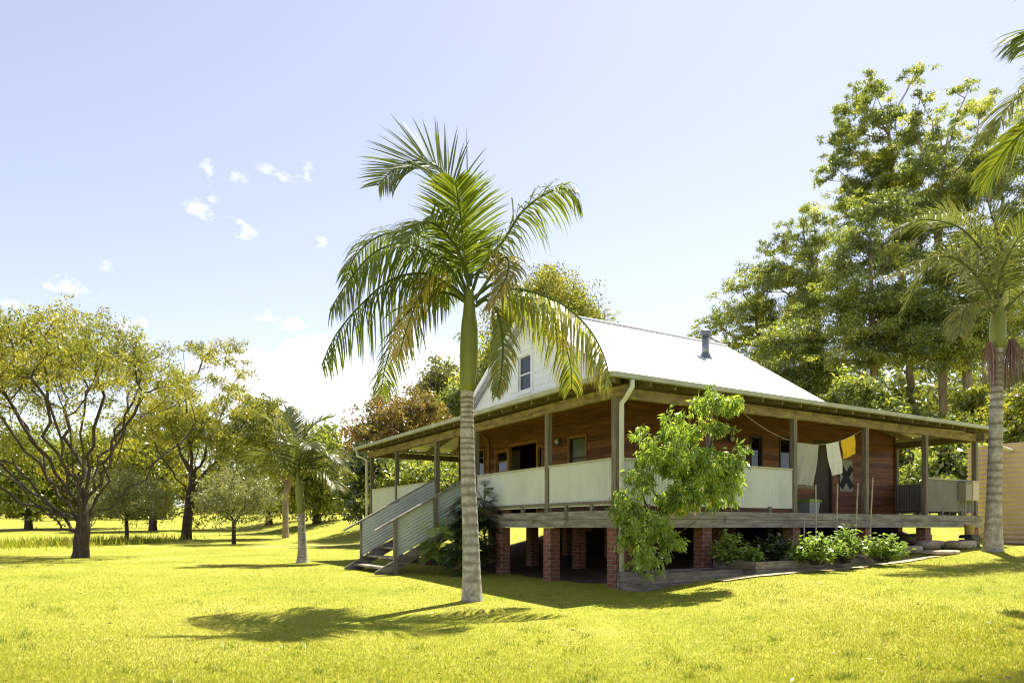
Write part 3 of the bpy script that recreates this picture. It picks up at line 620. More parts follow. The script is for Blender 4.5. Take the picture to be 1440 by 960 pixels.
# ---- the tall gums on the right
tall = [
 ('tall gum with the highest feathery crown, pale trunk rising behind the right palm fronds', (1282, 735), [(1282, 560), (1272, 430), (1258, 300), (1250, 180)],
  [(1268, 103, 26, 12), (1222, 112, 24, 16), (1204, 150, 24, 16), (1178, 198, 20, 16), (1172, 230, 20, 14), (1230, 172, 26, 18), (1238, 215, 30, 20), (1215, 255, 28, 18), (1262, 250, 30, 20), (1200, 285, 26, 18)], 50, 18000, 80),
 ('broad gum with bright layered crown just right of the highest gum', (1326, 735), [(1326, 560), (1322, 420), (1318, 280)],
  [(1298, 128, 26, 12), (1338, 122, 28, 12), (1364, 152, 28, 18), (1284, 165, 26, 14), (1312, 180, 34, 18), (1350, 205, 34, 20), (1292, 235, 40, 24), (1340, 265, 42, 26), (1385, 230, 34, 26), (1300, 305, 46, 26)], 46, 20000, 81),
 ('dense gum whose lower crown spreads left above the end of the house roof', (1228, 735), [(1232, 600), (1228, 480), (1224, 380)],
  [(1218, 285, 34, 20), (1205, 330, 36, 22), (1188, 372, 34, 22), (1252, 300, 34, 22), (1250, 350, 44, 26), (1215, 410, 50, 28), (1188, 438, 36, 24), (1262, 410, 46, 30), (1240, 470, 56, 32), (1195, 500, 40, 26)], 42, 22000, 82),
 ('thin gum with sparse airy crown against the sky left of the dense gums', (1156, 735), [(1156, 560), (1150, 450), (1140, 350)],
  [(1138, 296, 26, 14), (1112, 318, 24, 12), (1092, 342, 28, 14), (1142, 345, 28, 16), (1162, 318, 20, 14), (1112, 372, 34, 18), (1150, 392, 30, 20), (1080, 385, 30, 16), (1128, 425, 38, 20)], 52, 13000, 83),
 ('lower gum leaning out to the left beyond the metal flue', (1062, 735), [(1068, 600), (1070, 500), (1060, 430)],
  [(1035, 408, 26, 14), (1060, 382, 24, 14), (1018, 440, 28, 14), (992, 456, 24, 12), (1060, 430, 34, 20), (1092, 452, 34, 20), (1040, 470, 36, 16), (1082, 490, 40, 22), (985, 470, 18, 9)], 55, 13000, 84),
 ('gum behind the roof end with dark trunk and green middle crown', (1120, 735), [(1122, 600), (1124, 520)],
  [(1110, 480, 40, 26), (1145, 480, 34, 26), (1130, 530, 46, 30), (1085, 530, 40, 24), (1165, 540, 34, 28)], 46, 13000, 85),
 ('tall gum at the right picture edge partly behind the upper palm fronds', (1402, 735), [(1400, 560), (1404, 400), (1410, 280)],
  [(1400, 190, 30, 20), (1430, 215, 36, 24), (1412, 270, 40, 26), (1450, 290, 36, 30), (1390, 320, 40, 26), (1435, 350, 46, 28), (1400, 400, 50, 30), (1460, 160, 30, 25), (1445, 430, 40, 34), (1425, 485, 40, 30), (1455, 530, 40, 34)], 44, 18000, 86),
 ('dark trunked gum between the pale gums behind the veranda roof end', (1362, 735), [(1360, 560), (1362, 450)],
  [(1350, 340, 36, 24), (1320, 370, 36, 26), (1372, 400, 40, 28), (1340, 440, 46, 30), (1300, 430, 40, 28), (1310, 490, 46, 30), (1370, 480, 46, 30)], 40, 20000, 87),
]
for lb, bs, tr, lo, Yd, nl, sd_ in tall:
    tree('gum_tree', lb, 'tree', bs, lo, L['gum'], M['gumbark'], int(nl*3.2), 0.165, 0.25, sd_, trunk=tr, nclump=110, wid=0.42, hang=0.5, clump_r=0.72, Y=Yd, tip=0.02, depth=0.55, flat=0.5, group='tall gum trees behind the house', shell=0.35, rb=(2, 2.4))
for i, (lb, bs, lo, lf, Yd) in enumerate([
 ('sunlit yellow green shrub above the water tank', (1420, 735), [(1415, 598, 40, 24), (1440, 570, 40, 26), (1400, 640, 40, 30), (1450, 620, 40, 30)], 'bright', 31),
 ('leafy shrub seen under the veranda roof end beside the corner post', (1325, 738), [(1322, 650, 36, 26), (1350, 640, 32, 26), (1300, 680, 36, 26), (1345, 690, 36, 24)], 'gum', 30),
 ('yellow tinted shrub behind the veranda roof near the pale gum trunk', (1340, 735), [(1345, 598, 26, 16), (1382, 590, 18, 14), (1368, 560, 12, 16)], 'bright', 34),
 ('shaded shrub below the dense gum behind the roof slope', (1215, 735), [(1222, 580, 30, 22), (1190, 545, 22, 20), (1265, 590, 26, 20)], 'gum', 36)]):
    tree('forest_shrub', lb, 'shrub', bs, lo, L[lf], M['bark'], 8000, 0.26, 0.14, 95+i, nclump=60, wid=0.5, clump_r=0.7, Y=Yd, depth=0.7)

# ---- far woods: one mass
def woods(name, label, segs, seed, leafmat, ls=0.9, m=420):
    rng = np.random.default_rng(seed); PP = []; RR = []
    for (x0, x1, y0, y1, zlo, zhi, n) in segs:
        for _ in range(n):
            c = np.array([rng.uniform(x0, x1), rng.uniform(y0, y1), 0]); gz_ = float(g(c[0], c[1])); h = rng.uniform(zlo, zhi); wdt = h*rng.uniform(0.28, 0.42)
            v = rng.normal(size=(m, 3)); v = unit(v)*(0.55+0.45*rng.random((m, 1)))
            v = v*(1+0.35*np.sin(v[:, :1]*5+rng.random()*6)*np.sin(v[:, 2:]*6+rng.random()*6))
            PP.append(c+np.array([0, 0, gz_+h*0.52])+v*np.array([wdt, wdt, h*0.5])); RR.append(np.clip(rng.beta(2, 2, m)+rng.normal(0, .12), 0, 1))
    P = np.concatenate(PP); R = np.concatenate(RR); n = len(P)
    D = rng.normal(size=(n, 3)); Nn = rng.normal(size=(n, 3)); Nn[:, 2] += .6; Ln = ls*rng.uniform(.6, 1.4, n)
    o = np_mesh(name, leaves(P, D, Nn, Ln, Ln*.55), 4, R, leafmat); tag(o, label, 'woods', kind='stuff')
woods('woods', 'far wooded edge of the paddock on the left', [(-110, -10, 100, 135, 4, 8, 80), (-35, 8, 85, 120, 5, 9, 40)], 5, L['wattle'])
woods('forest', 'dense forest mass filling in behind the tall gums', [(14, 80, 62, 90, 10, 17, 95), (20, 64, 50, 62, 3, 13, 40)], 6, L['forest'], 0.6, 1100)
# long grass under the left trees
n = 1700; rg = np.random.default_rng(9)
c0, c1 = gpt(140, 757), gpt(300, 755)
tt = np.clip(rg.choice([.06, .2, .33, .52, .66, .8, .93], n)+rg.normal(0, .035, n), 0, 1); bx = c0.x+(c1.x-c0.x)*tt+rg.normal(0, .6, n); by = 34+(40-34)*tt+rg.normal(0, 2.4, n)
hh = rg.uniform(.12, .55, n); th = rg.uniform(0, 2*np.pi, n); bb = np.stack([bx, by, g(bx, by)], 1); s_ = np.stack([np.cos(th), np.sin(th), 0*th], 1)*.035
q = np.empty((n, 3, 3)); q[:, 0] = bb-s_; q[:, 1] = bb+s_; q[:, 2] = bb+np.stack([rg.normal(0, .25, n)*hh, rg.normal(0, .25, n)*hh, hh], 1)
tag(np_mesh('long_grass', q.reshape(-1, 3), 3, rg.beta(2, 3, n), L['grass']), 'unmown tufts of long grass beneath the left trees', 'grass', kind='stuff')

# ------------------------------------------------------------------ palms
def catmull(P, m):
    P = [Vector(p) for p in P]; P = [P[0]*2-P[1]]+P+[P[-1]*2-P[-2]]; out = []; n = len(P)-3
    for j in range(m):
        t = j/(m-1)*n; i = min(int(t), n-1); u = t-i; a, b, c, d = P[i:i+4]
        out.append(0.5*((2*b)+(c-a)*u+(2*a-5*b+4*c-d)*u*u+(3*b-a-3*c+d)*u**3))
    return out
def frond(mb, mr, ctrl, rng, nl=66, lmax=0.62, wd=0.04, droop=0.5, base=0.16, tint=0.35, roll=0.0, vee=0.35, ragged=0.0, fwd=0.55):
    m = nl+6; P = catmull(ctrl, m)
    Ltot = sum((P[i+1]-P[i]).length for i in range(m-1))
    mr.tube(P, [0.028*(1-0.85*i/(m-1))+0.003 for i in range(m)], 5, cap=False, r=[tint*0.6]*m)
    acc = 0
    for i in range(1, m-1):
        acc += (P[i]-P[i-1]).length; t = acc/Ltot
        if t < base: continue
        u = (t-base)/(1-base); T = (P[i+1]-P[i-1]).normalized()
        side = T.cross(Vector((0, 0, 1)))
        if side.length < 0.12: side = T.cross(Vector((0.3, 1, 0)))
        side.normalize(); up = side.cross(T).normalized()
        side = side*math.cos(roll)+up*math.sin(roll); up = side.cross(T).normalized()
        ll = lmax*(0.45+0.75*math.sin(math.pi*min(1, 0.12+u*0.85))**0.8)*(1-0.45*u**3)
        for sgn in (-1, 1):
            if ragged and rng.random() < ragged: continue
            l = ll*rng.uniform(0.85, 1.1); fw = fwd+0.5*u+rng.gauss(0, 0.06)
            d = (side*sgn+T*fw+up*(vee+rng.gauss(0, 0.13))).normalized()
            wv = (T-d*T.dot(d)).normalized(); wv = (wv+up*rng.gauss(0, 0.3)).normalized()
            p = P[i]+T*rng.uniform(-.01, .01); vs = []; seg = 4; dr = droop*rng.uniform(0.7, 1.35)*(1.8 if rng.random() < .06 else 1)
            for k in range(seg+1):
                f = k/seg; wk = wd*(0.55, 1.0, 0.92, 0.62, 0.06)[k]
                vs += [p+wv*wk*0.5, p-wv*wk*0.5]
                d = (d+Vector((0, 0, -dr*(0.25+f)*0.5))).normalized(); p = p+d*l/seg
            r = min(1, max(0, tint+rng.gauss(0, 0.10)+(0.08*u)))
            rr = [min(1, r+(0.15 if k >= 6 and rng.random() < 0.25 else 0)) for k in range(2*(seg+1))]
            mb.add(vs, [(2*k, 2*k+1, 2*k+3, 2*k+2) for k in range(seg)], rr)
def palm(name, label, base, trunk, shaft, fronds, Y, seed, leafmat, radii, rshaft, lmax=0.62, spear=None, group='palms on the lawn', nl=72, wd=0.032, strands=None, bulge=1.5, deadidx=()):
    rng = random.Random(seed); B = gz(pt(base[0], base[1], Y)); Yp = Y
    root = empty(name, B, label, 'palm', group)
    pin = Matrix.Translation(-B)
    # ringed trunk
    tp = [pt(px, py, Yp) for px, py in trunk]; tp[0].z = B.z-0.1
    P = catmull(tp, 90); rad = []; rr = []
    H = P[-1].z-P[0].z
    ring = [0]*90
    for i, p in enumerate(P):
        f = (p.z-P[0].z)/H; r = radii[0]*(1-f)+radii[1]*f; r *= 1+(bulge-1)*math.exp(-f*9)
        k = i % 3 == 0 and f > 0.1
        rad.append(r*(1.03 if k else 1.0)); rr.append((0.38+0.55*f) if k and rng.random() < .9 else 0.0)
    mb = MB(); mb.tube(P, rad, 16, r=rr)
    o = mb.build('trunk', M['palmtrunk'], root, smooth=True); o.matrix_parent_inverse = pin
    sp_ = catmull([pt(px, py, Yp) for px, py in shaft], 14)
    mb = MB(); mb.tube(sp_, [rshaft*(0.92+0.25*math.sin(math.pi*min(1, i/9)))*(1-0.45*max(0, (i-8)/5)) for i in range(14)], 14)
    o = mb.build('crownshaft', M['crownshaft'], root, smooth=True); o.matrix_parent_inverse = pin
    for fi, fr in enumerate(fronds):
        ctrl, dy = fr[0], fr[1]; kw = fr[2] if len(fr) > 2 else {}
        n = len(ctrl); pts = [pt(x, y, Yp) + Vector((0, (dy*(i/(n-1))**1.1), 0)) for i, (x, y) in enumerate(ctrl)]
        mb = MB(); mr = MB(); mt = kw.pop('mat', leafmat); kw['lmax'] = kw.get('lmax', lmax)*1.32; kw.setdefault('nl', nl); kw.setdefault('wd', wd)
        frond(mb, mb, pts, rng, **kw)
        o = mb.build('frond', mt, root); o.matrix_parent_inverse = pin
    if spear:
        mb = MB(); a, b = pt(*spear[0], Yp), pt(*spear[1], Yp)
        mb.tube([a.lerp(b, t) for t in (0, .3, .6, .85, 1)], [.02, .018, .013, .008, .002], 6); o = mb.build('spear_leaf', M['crownshaft'], root); o.matrix_parent_inverse = pin
    if strands:
        mb = MB()
        for (x, y, wpx, hpx, cnt) in strands:
            for _ in range(cnt):
                sx = rng.gauss(0, wpx*.4); dy = rng.gauss(0, .12); a = pt(x+sx*.25, y+rng.uniform(-4, 4), Yp)+Vector((0, dy*.3-.1, 0)); l = hpx*rng.uniform(.6, 1.1)
                b = pt(x+sx, y+l*.45, Yp)+Vector((0, dy-.15, 0)); c = pt(x+sx*1.1, y+l, Yp)+Vector((0, dy-.15, 0))
                mb.tube([a, b, c], [.008, .008, .005], 4, cap=False, r=[rng.random()]*3)
        o = mb.build('flower_stalk', L['flower'], root); o.matrix_parent_inverse = pin
    return root
def z5(pts): return [(430+x/2.342, 170+y/2.342) for x, y in pts]
main = [
 (z5([(538, 560), (532, 420), (512, 290), (470, 205), (400, 165), (320, 190), (255, 262)]), -0.5, dict(tint=.30, droop=.12, vee=.12, lmax=.72, roll=1.05)),
 (z5([(540, 560), (548, 450), (565, 350), (592, 270)]), 1.1, dict(tint=.45, droop=.2, vee=.5, lmax=.40, ragged=.3)),
 (z5([(536, 560), (530, 480), (522, 400), (513, 330), (507, 285)]), -0.9, dict(tint=.36, droop=.25, vee=.2, lmax=.60, ragged=.1)),
 (z5([(548, 560), (580, 480), (650, 400), (710, 310), (780, 258), (850, 238), (898, 285)]), -0.2, dict(tint=.38, droop=1.1, vee=-.05, lmax=.68, fwd=.35)),
 (z5([(535, 570), (480, 450), (390, 370), (300, 338), (210, 350), (135, 405), (100, 480)]), 0.7, dict(tint=.26, droop=1.2, vee=-.1, lmax=.66, fwd=.35)),
 (z5([(535, 585), (480, 500), (410, 445), (330, 425), (240, 465), (165, 560), (110, 660)]), -0.6, dict(tint=.34, droop=1.3, lmax=.72, vee=-.35, fwd=.3)),
 (z5([(538, 600), (480, 540), (390, 500), (280, 520), (180, 600), (95, 700), (45, 800)]), 0.1, dict(tint=.28, droop=1.5, lmax=.78, vee=-.45, fwd=.3)),
 (z5([(540, 605), (470, 560), (380, 560), (300, 640), (245, 760), (215, 870)]), 0.8, dict(tint=.40, droop=1.2, lmax=.58, vee=-.2, fwd=.4)),
 (z5([(540, 605), (480, 560), (425, 540), (385, 620), (355, 720), (335, 820)]), -0.9, dict(tint=.90, droop=1.5, lmax=.5, ragged=.3)),
 (z5([(560, 600), (640, 560), (740, 570), (840, 615), (920, 690), (970, 780), (995, 880)]), -0.4, dict(tint=.72, droop=1.8, lmax=.72, vee=-.5, fwd=.25)),
 (z5([(560, 610), (600, 600), (635, 660), (650, 760), (645, 870), (632, 940)]), -0.9, dict(tint=.66, droop=1.5, lmax=.32)),
 (z5([(556, 590), (620, 510), (660, 480), (668, 540), (640, 620), (600, 690)]), -1.1, dict(tint=.9, droop=1.2, lmax=.30, mat=L['palmgrey'])),
 (z5([(556, 580), (640, 520), (740, 550), (830, 640), (880, 760), (890, 850)]), 0.8, dict(tint=.6, droop=1.4, lmax=.6, vee=-.3, fwd=.3)),
 (z5([(542, 570), (510, 460), (450, 400), (400, 420), (360, 500)]), -1.3, dict(tint=.42, droop=.8, lmax=.55)),
 (z5([(545, 570), (530, 470), (500, 420), (450, 440), (420, 520)]), 1.4, dict(tint=.3, droop=.7, lmax=.5)),
]
palm('tall_palm', 'tallest palm in full view, standing on the lawn before the house stairs', (664, 843), [(664, 850), (662, 760), (658, 660), (657, 600), (657, 548)],
     [(657, 550), (659, 510), (660, 470), (660, 435), (660, 405)], main, 11.55, 21, L['palm'], (0.145, 0.105), 0.13, spear=((660, 400), (656, 180)), bulge=1.35)
rp = [
 ([(1402, 430), (1385, 370), (1350, 330), (1310, 318), (1270, 322), (1238, 345)], -.5, dict(tint=.4, droop=.8)),
 ([(1402, 440), (1370, 395), (1330, 370), (1290, 375), (1255, 395), (1222, 405)], -.8, dict(tint=.6, droop=.75)),
 ([(1402, 430), (1398, 360), (1380, 310), (1350, 285), (1322, 280)], .8, dict(tint=.3, droop=.5)),
 ([(1404, 430), (1412, 350), (1400, 290), (1392, 240)], .3, dict(tint=.3, droop=.3, lmax=.5)),
 ([(1404, 430), (1425, 370), (1455, 330), (1490, 330), (1515, 370)], .2, dict(tint=.35, droop=.8)),
 ([(1402, 445), (1375, 430), (1345, 440), (1330, 480)], -.5, dict(tint=.7, droop=1.2, lmax=.5)),
 ([(1404, 445), (1440, 410), (1480, 420), (1510, 470)], -.5, dict(tint=.5, droop=1.0)),
 ([(1403, 440), (1390, 400), (1400, 350), (1430, 320)], -1.3, dict(tint=.35, droop=.8)),
 ([(1403, 440), (1420, 380), (1450, 370), (1470, 400)], 1.2, dict(tint=.3, droop=.8)),
 ([(1403, 440), (1380, 380), (1345, 350), (1320, 370), (1300, 420)], .9, dict(tint=.25, droop=.9)),
]
palm('garden_palm', 'palm with hanging flower strands in front of the peach water tank', (1396, 772), [(1396, 776), (1398, 700), (1400, 620), (1402, 540), (1403, 486)],
     [(1403, 490), (1403, 465), (1404, 440), (1404, 420)], rp, 16.6, 22, L['palmgrey'], (0.165, 0.125), 0.15, lmax=.62, strands=[(1388, 485, 16, 65, 45), (1418, 480, 18, 75, 60)], spear=((1404, 420), (1396, 262)), bulge=1.5, nl=74)
p3 = [
 ([(1500, 150), (1475, 90), (1440, 68), (1405, 80), (1378, 118)], -.6, dict(tint=.3, droop=.6)),
 ([(1500, 160), (1470, 130), (1430, 132), (1395, 165), (1370, 205)], -.1, dict(tint=.6, droop=.9)),
 ([(1500, 150), (1490, 30), (1440, -50), (1360, -95), (1270, -85)], -.3, dict(tint=.35, droop=.5)),  # this frond and the next: unseen, added overhead to shade the lower right lawn
 ([(1500, 150), (1500, 20), (1470, -70), (1400, -130), (1320, -140)], -1.0, dict(tint=.35, droop=.5)),
 ([(1502, 150), (1540, 80), (1600, 60), (1650, 110)], .2, dict(tint=.35, droop=.8)),
 ([(1502, 160), (1560, 140), (1620, 180), (1650, 250)], -.4, dict(tint=.45, droop=.9)),
 ([(1500, 165), (1480, 150), (1450, 175), (1425, 225)], .9, dict(tint=.5, droop=.9)),
 ([(1500, 160), (1520, 100), (1510, 60), (1490, 110)], -1.5, dict(tint=.4, droop=.9)),
 ([(1500, 160), (1520, 80), (1550, 40), (1580, 60)], 1.5, dict(tint=.4, droop=.9)),
]
p3 = [([(x+13, y-4) for x, y in f_[0]],)+f_[1:] for f_ in p3]
palm('edge_palm', 'palm outside the right picture edge, only its upper left fronds showing', (1500, 800), [(1500, 840), (1500, 600), (1500, 300), (1500, 240)],
     [(1500, 245), (1500, 200), (1500, 170), (1500, 150)], p3, 9.6, 23, L['palm'], (0.14, 0.1), 0.12, lmax=.44)
def z8(pts): return [(280+x/2.66, 440+y/2.66) for x, y in pts]
sp4 = [
 (z8([(370, 620), (345, 530), (300, 440), (250, 395), (205, 375)]), -.3, dict(tint=.45, droop=.45)),
 (z8([(372, 620), (378, 520), (400, 440), (440, 400), (490, 380)]), .4, dict(tint=.3, droop=.5)),
 (z8([(370, 625), (330, 560), (270, 530), (210, 530), (165, 555)]), .4, dict(tint=.4, droop=.7)),
 (z8([(370, 630), (335, 585), (290, 575), (250, 580), (215, 590)]), -.7, dict(tint=.6, droop=.9)),
 (z8([(375, 625), (420, 560), (480, 530), (510, 545), (525, 560)]), -.2, dict(tint=.4, droop=.9)),
 (z8([(375, 630), (430, 580), (490, 570), (540, 590), (555, 605)]), .5, dict(tint=.4, droop=.9)),
 (z8([(375, 632), (420, 600), (480, 605), (520, 640), (535, 660)]), -.7, dict(tint=.75, droop=1.0, mat=L['palmgrey'])),
 (z8([(372, 620), (365, 500), (340, 420), (320, 350)]), .2, dict(tint=.35, droop=.3)),
 (z8([(372, 620), (360, 520), (330, 470), (290, 440)]), 1.0, dict(tint=.35, droop=.6)),
 (z8([(372, 625), (390, 540), (430, 500), (460, 520)]), -1.1, dict(tint=.4, droop=.8)),
]
palm('young_palm', 'small young palm with slim green stem on the open lawn, left of the stairs', (425, 791), [(425, 794), (425, 770), (424, 740), (424, 720)],
     [(424, 722), (422, 700), (420, 680), (419, 664)], sp4, 21.6, 24, L['palmgrey'], (0.145, 0.10), 0.11, lmax=.62, nl=40, wd=.045, bulge=1.6)

# ------------------------------------------------------------------ house
S, D = 13.1, 13.26
house = empty('house', (HC.x, HC.y, 0), 'timber house on brick piers with wraparound veranda and steep white roof', 'house', rz=TH)
DT = 1.60                # deck top
WS, WE, WA, WB = 2.37, 13.0, 2.35, 11.0   # wall box
BZ0, BZ1 = 3.695, 3.89  # veranda beam
OV, OE = 0.35, 0.50
GZ = 4.06                # roof sheet height at the gutters
IS0, IS1, IA0, IA1, ZI = 2.45, 10.3, 2.3, D-2.3, 4.60     # inner edge of the skirt roof
RZ = 7.46; RA = D/2
def corr(mb, O, U, V, Nn, W, v0, v1, period=0.09, amp=0.011, seg=6, u0=0.0):
    n = int(math.ceil(W/period*seg)); O, U, V, Nn = map(Vector, (O, U, V, Nn)); vs = []
    for i in range(n+1):
        u = min(W, i*period/seg); a = amp*math.sin(2*math.pi*u/period)
        for v in (v0(u), v1(u)): vs.append(O+U*u+V*v+Nn*a)
    mb.add(vs, [(2*i, 2*i+2, 2*i+3, 2*i+1) for i in range(n)])
def hp(name, mb, mat, parent=None, smooth=False): return mb.build(name, mat, parent or house, smooth)

# deck, bearers, fascia
d = MB()
for i in range(int(D/0.14)):
    d.box(0.0, S, i*0.14, i*0.14+0.134, DT-0.035, DT)
hp('deck', d, M['fascia'])
f = MB(); f.box(-0.045, 0.0, -0.05, D+.05, DT-0.15, DT+0.003); f.box(-0.045, S+.045, -0.095, -0.05, DT-0.15, DT+0.003)
f.box(S, S+.045, -0.05, D+.05, DT-.15, DT+.003); f.box(-.045, S+.045, D+.05, D+.095, DT-.15, DT+.003); hp('deck_edge', f, M['fascia'])
f = MB(); f.box(-0.03, 0.04, -0.05, D, DT-0.32, DT-0.155); f.box(0.04, S, -0.08, -0.01, DT-0.32, DT-0.155); f.box(S-.07, S, 0, D, DT-.32, DT-.155); f.box(0.04, S-.07, D-.07, D, DT-.32, DT-.155); hp('rim_beam', f, M['fascia'])
PA = [0.10, 2.25, 4.3, 6.5, 8.7, 10.9, 13.1]; PS = [0.10, 2.35, 5.15, 7.85, 10.49, 12.95]
for a in PA[1:-1]:
    b = MB(); b.box(0.045, S-.075, a-.05, a+.05, DT-.32, DT-.19); hp('bearer', b, M['rafter'])
jm = MB(); jm.box(-.022, .022, -D/2+.075, D/2-.075, DT-.187, DT-.04); j0 = None
for k in range(26):
    if j0 is None: j0 = hp('joist', jm, M['rafter']); o = j0
    else: o = j0.copy(); link(o, house)
    o.location = (0.3+k*.5, D/2, 0)
pm = MB(); pm.box(-.125, .125, -.125, .125, -1.35, 0); p0 = None
for s in PS:
    for a in PA:
        if p0 is None: p0 = hp('brick_pier', pm, M['brick']); o = p0
        else: o = p0.copy(); link(o, house)
        o.location = (s, a, DT-.325)
# veranda posts
post_m = {}
def post(s, a, z0=DT+.003, z1=BZ0, w_=.115):
    key = (z0, z1, w_)
    if key not in post_m:
        m_ = MB(); m_.box(-w_/2, w_/2, -w_/2, w_/2, z0, z1); o = hp('post', m_, M['post']); post_m[key] = o
    else: o = post_m[key].copy(); link(o, house)
    o.location = (s, a, 0); return o
AP = [0.06, 2.31, 5.56, 7.9, 10.89, 13.2]; SP = [2.49, 5.15, 7.85, 10.49, S-.06]
for a in AP: post(0.06, a, w_=.13 if a == .06 else .115)
for s in SP: post(s, 0.06)
for a in AP[1:2]+[D-.06]: post(S-.06, a)
for s in SP[:-1]: post(s, D-.06)
# plates / beams
b = MB(); b.box(0.0, .10, -.25, D+.25, BZ0, BZ1); hp('veranda_beam', b, M['beam'])
b = MB(); b.box(.103, S-.103, 0.0, .10, BZ0, BZ1); b.box(S+.003, S+.35, 0, .1, BZ0, BZ1); hp('veranda_beam', b, M['beam'])
b = MB(); b.box(S-.10, S, -.2, D+.2, BZ0-.003, BZ1-.003); hp('veranda_beam', b, M['rafter'])
b = MB(); b.box(.103, S-.103, D-.10, D, BZ0, BZ1); hp('veranda_beam', b, M['rafter'])
# rafters
def skz(s, a):
    """height of the skirt roof sheet above (s,a)"""
    k = (ZI-GZ)
    return min(GZ+k*(a+OV)/(IA0+OV), GZ+k*(s+OV)/(IS0+OV), GZ+k*(D+OV-a)/(D+OV-IA1), GZ+k*(S+OE-s)/(S+OE-IS1), ZI)
def rafter(p, q):
    m_ = MB(); a3 = Vector((p[0], p[1], skz(*p)-.105)); b3 = Vector((q[0], q[1], skz(*q)-.105)); m_.bar(a3, b3, .045, .15)
    hp('rafter', m_, M['rafter'])
for k in range(22):
    a = -.1+k*.62
    lim = min(IS0, (a+OV)*(IS0+OV)/(IA0+OV)-OV, (D+OV-a)*(IS0+OV)/(D+OV-IA1)-OV)
    if lim > .3: rafter((-OV+.02, a), (lim-.05, a))
for k in range(22):
    s = -.05+k*.62
    lim = min(IA0, (s+OV)*(IA0+OV)/(IS0+OV)-OV, (S+OE-s)*(IA0+OV)/(S+OE-IS1)-OV)
    if lim > .25 and s < S+.3: rafter((s, -OV+.02), (s, lim-.05))
for k in range(14):
    a = .25+k*.95
    lim = max(IS1, S+OE-(a+OV)*(S+OE-IS1)/(IA0+OV), S+OE-(D+OV-a)*(S+OE-IS1)/(D+OV-IA1))
    if a < D and lim < S-.2 and not (WA-.1 < a < WB+.1): rafter((S+OE-.02, a), (lim+.05, a))
for k in range(12):
    s = .4+k*.95; lim = max(IA1, D+OV-(s+OV)*(D+OV-IA1)/(IS0+OV)); 
    if s < IS1 and lim < D-.2: rafter((s, D+OV-.02), (s, lim+.05))
for p, q in (((-OV, -OV), (IS0, IA0)), ((S+OE, -OV), (IS1, IA0)), ((-OV, D+OV), (IS0, IA1))):
    m_ = MB(); m_.bar((p[0], p[1], GZ-.11), (q[0], q[1], ZI-.11), .05, .15); hp('hip_rafter', m_, M['rafter'])
# skirt roof sheets
k = ZI-GZ
def skirt(O, U, W, inn, depth, lcut, rcut):
    U = Vector(U); inn = Vector(inn); ln = math.hypot(depth, k); V = (inn*depth+Vector((0, 0, k)))/ln; Nn = U.cross(V); Nn = Nn if Nn.z > 0 else -Nn
    m_ = MB(); corr(m_, O, U, V, Nn, W, lambda u: 0.0, lambda u: ln*max(0.001, min(1, u/lcut, (W-u)/rcut)), .09, .012)
    return hp('veranda_roof', m_, M['skirtroof'], smooth=True)
skirt((-OV, -OV, GZ), (1, 0, 0), S+OV+OE, (0, 1, 0), IA0+OV, IS0+OV, S+OE-IS1)
skirt((-OV, -OV, GZ), (0, 1, 0), D+2*OV, (1, 0, 0), IS0+OV, IA0+OV, D+OV-IA1)
skirt((-OV, D+OV, GZ), (1, 0, 0), S+OV+OE, (0, -1, 0), D+OV-IA1, IS0+OV, S+OE-IS1)
skirt((S+OE, -OV, GZ), (0, 1, 0), D+2*OV, (-1, 0, 0), S+OE-IS1, IA0+OV, D+OV-IA1)
# gutters: one run per side
gt = MB(); gt.box(-OV-.10, -OV, -OV-.10, D+OV+.1, GZ-.100, GZ-.012); hp('gutter', gt, M['gutter'])
gt = MB(); gt.box(-OV+.003, S+OE+.1, -OV-.10, -OV, GZ-.098, GZ-.010); hp('gutter', gt, M['gutter'])
gt = MB(); gt.box(S+OE, S+OE+.1, -OV+.003, D+OV, GZ-.098, GZ-.010); hp('gutter', gt, M['gutter'])
gt = MB(); gt.box(-OV+.003, S+OE, D+OV, D+OV+.1, GZ-.098, GZ-.010); hp('gutter', gt, M['gutter'])
# main roof
MS0, MS1 = 2.12, 10.32; EA = 2.12; tanm = 0.656
zE = RZ-tanm*(RA-EA); ln = math.hypot(RA-EA, RZ-zE)
for sg in (1, -1):
    m_ = MB(); a0 = EA if sg == 1 else D-EA
    V = Vector((0, sg*(RA-EA), RZ-zE))/ln; Nn = Vector((0, -sg*(RZ-zE), RA-EA))/ln
    corr(m_, (MS0, a0, zE), (1, 0, 0), V, Nn, MS1-MS0, lambda u: 0.0, lambda u: ln, .09, .011)
    hp('main_roof', m_, M['roof'], smooth=True)
m_ = MB(); m_.tube([(MS0-.02, RA, RZ+.0), (MS1+.02, RA, RZ+.0)], .07, 10); hp('ridge_cap', m_, M['roof'], smooth=True)
for s0 in (MS0, MS1-.03):
    m_ = MB()
    for sg in (1, -1):
        a0 = EA if sg == 1 else D-EA
        p = Vector((s0, a0, zE-.07)); q = Vector((s0, RA, RZ-.07)); m_.bar(p, q, .035, .13, up=(0, 0, 1))
    hp('barge_board', m_, M['whitetrim'])
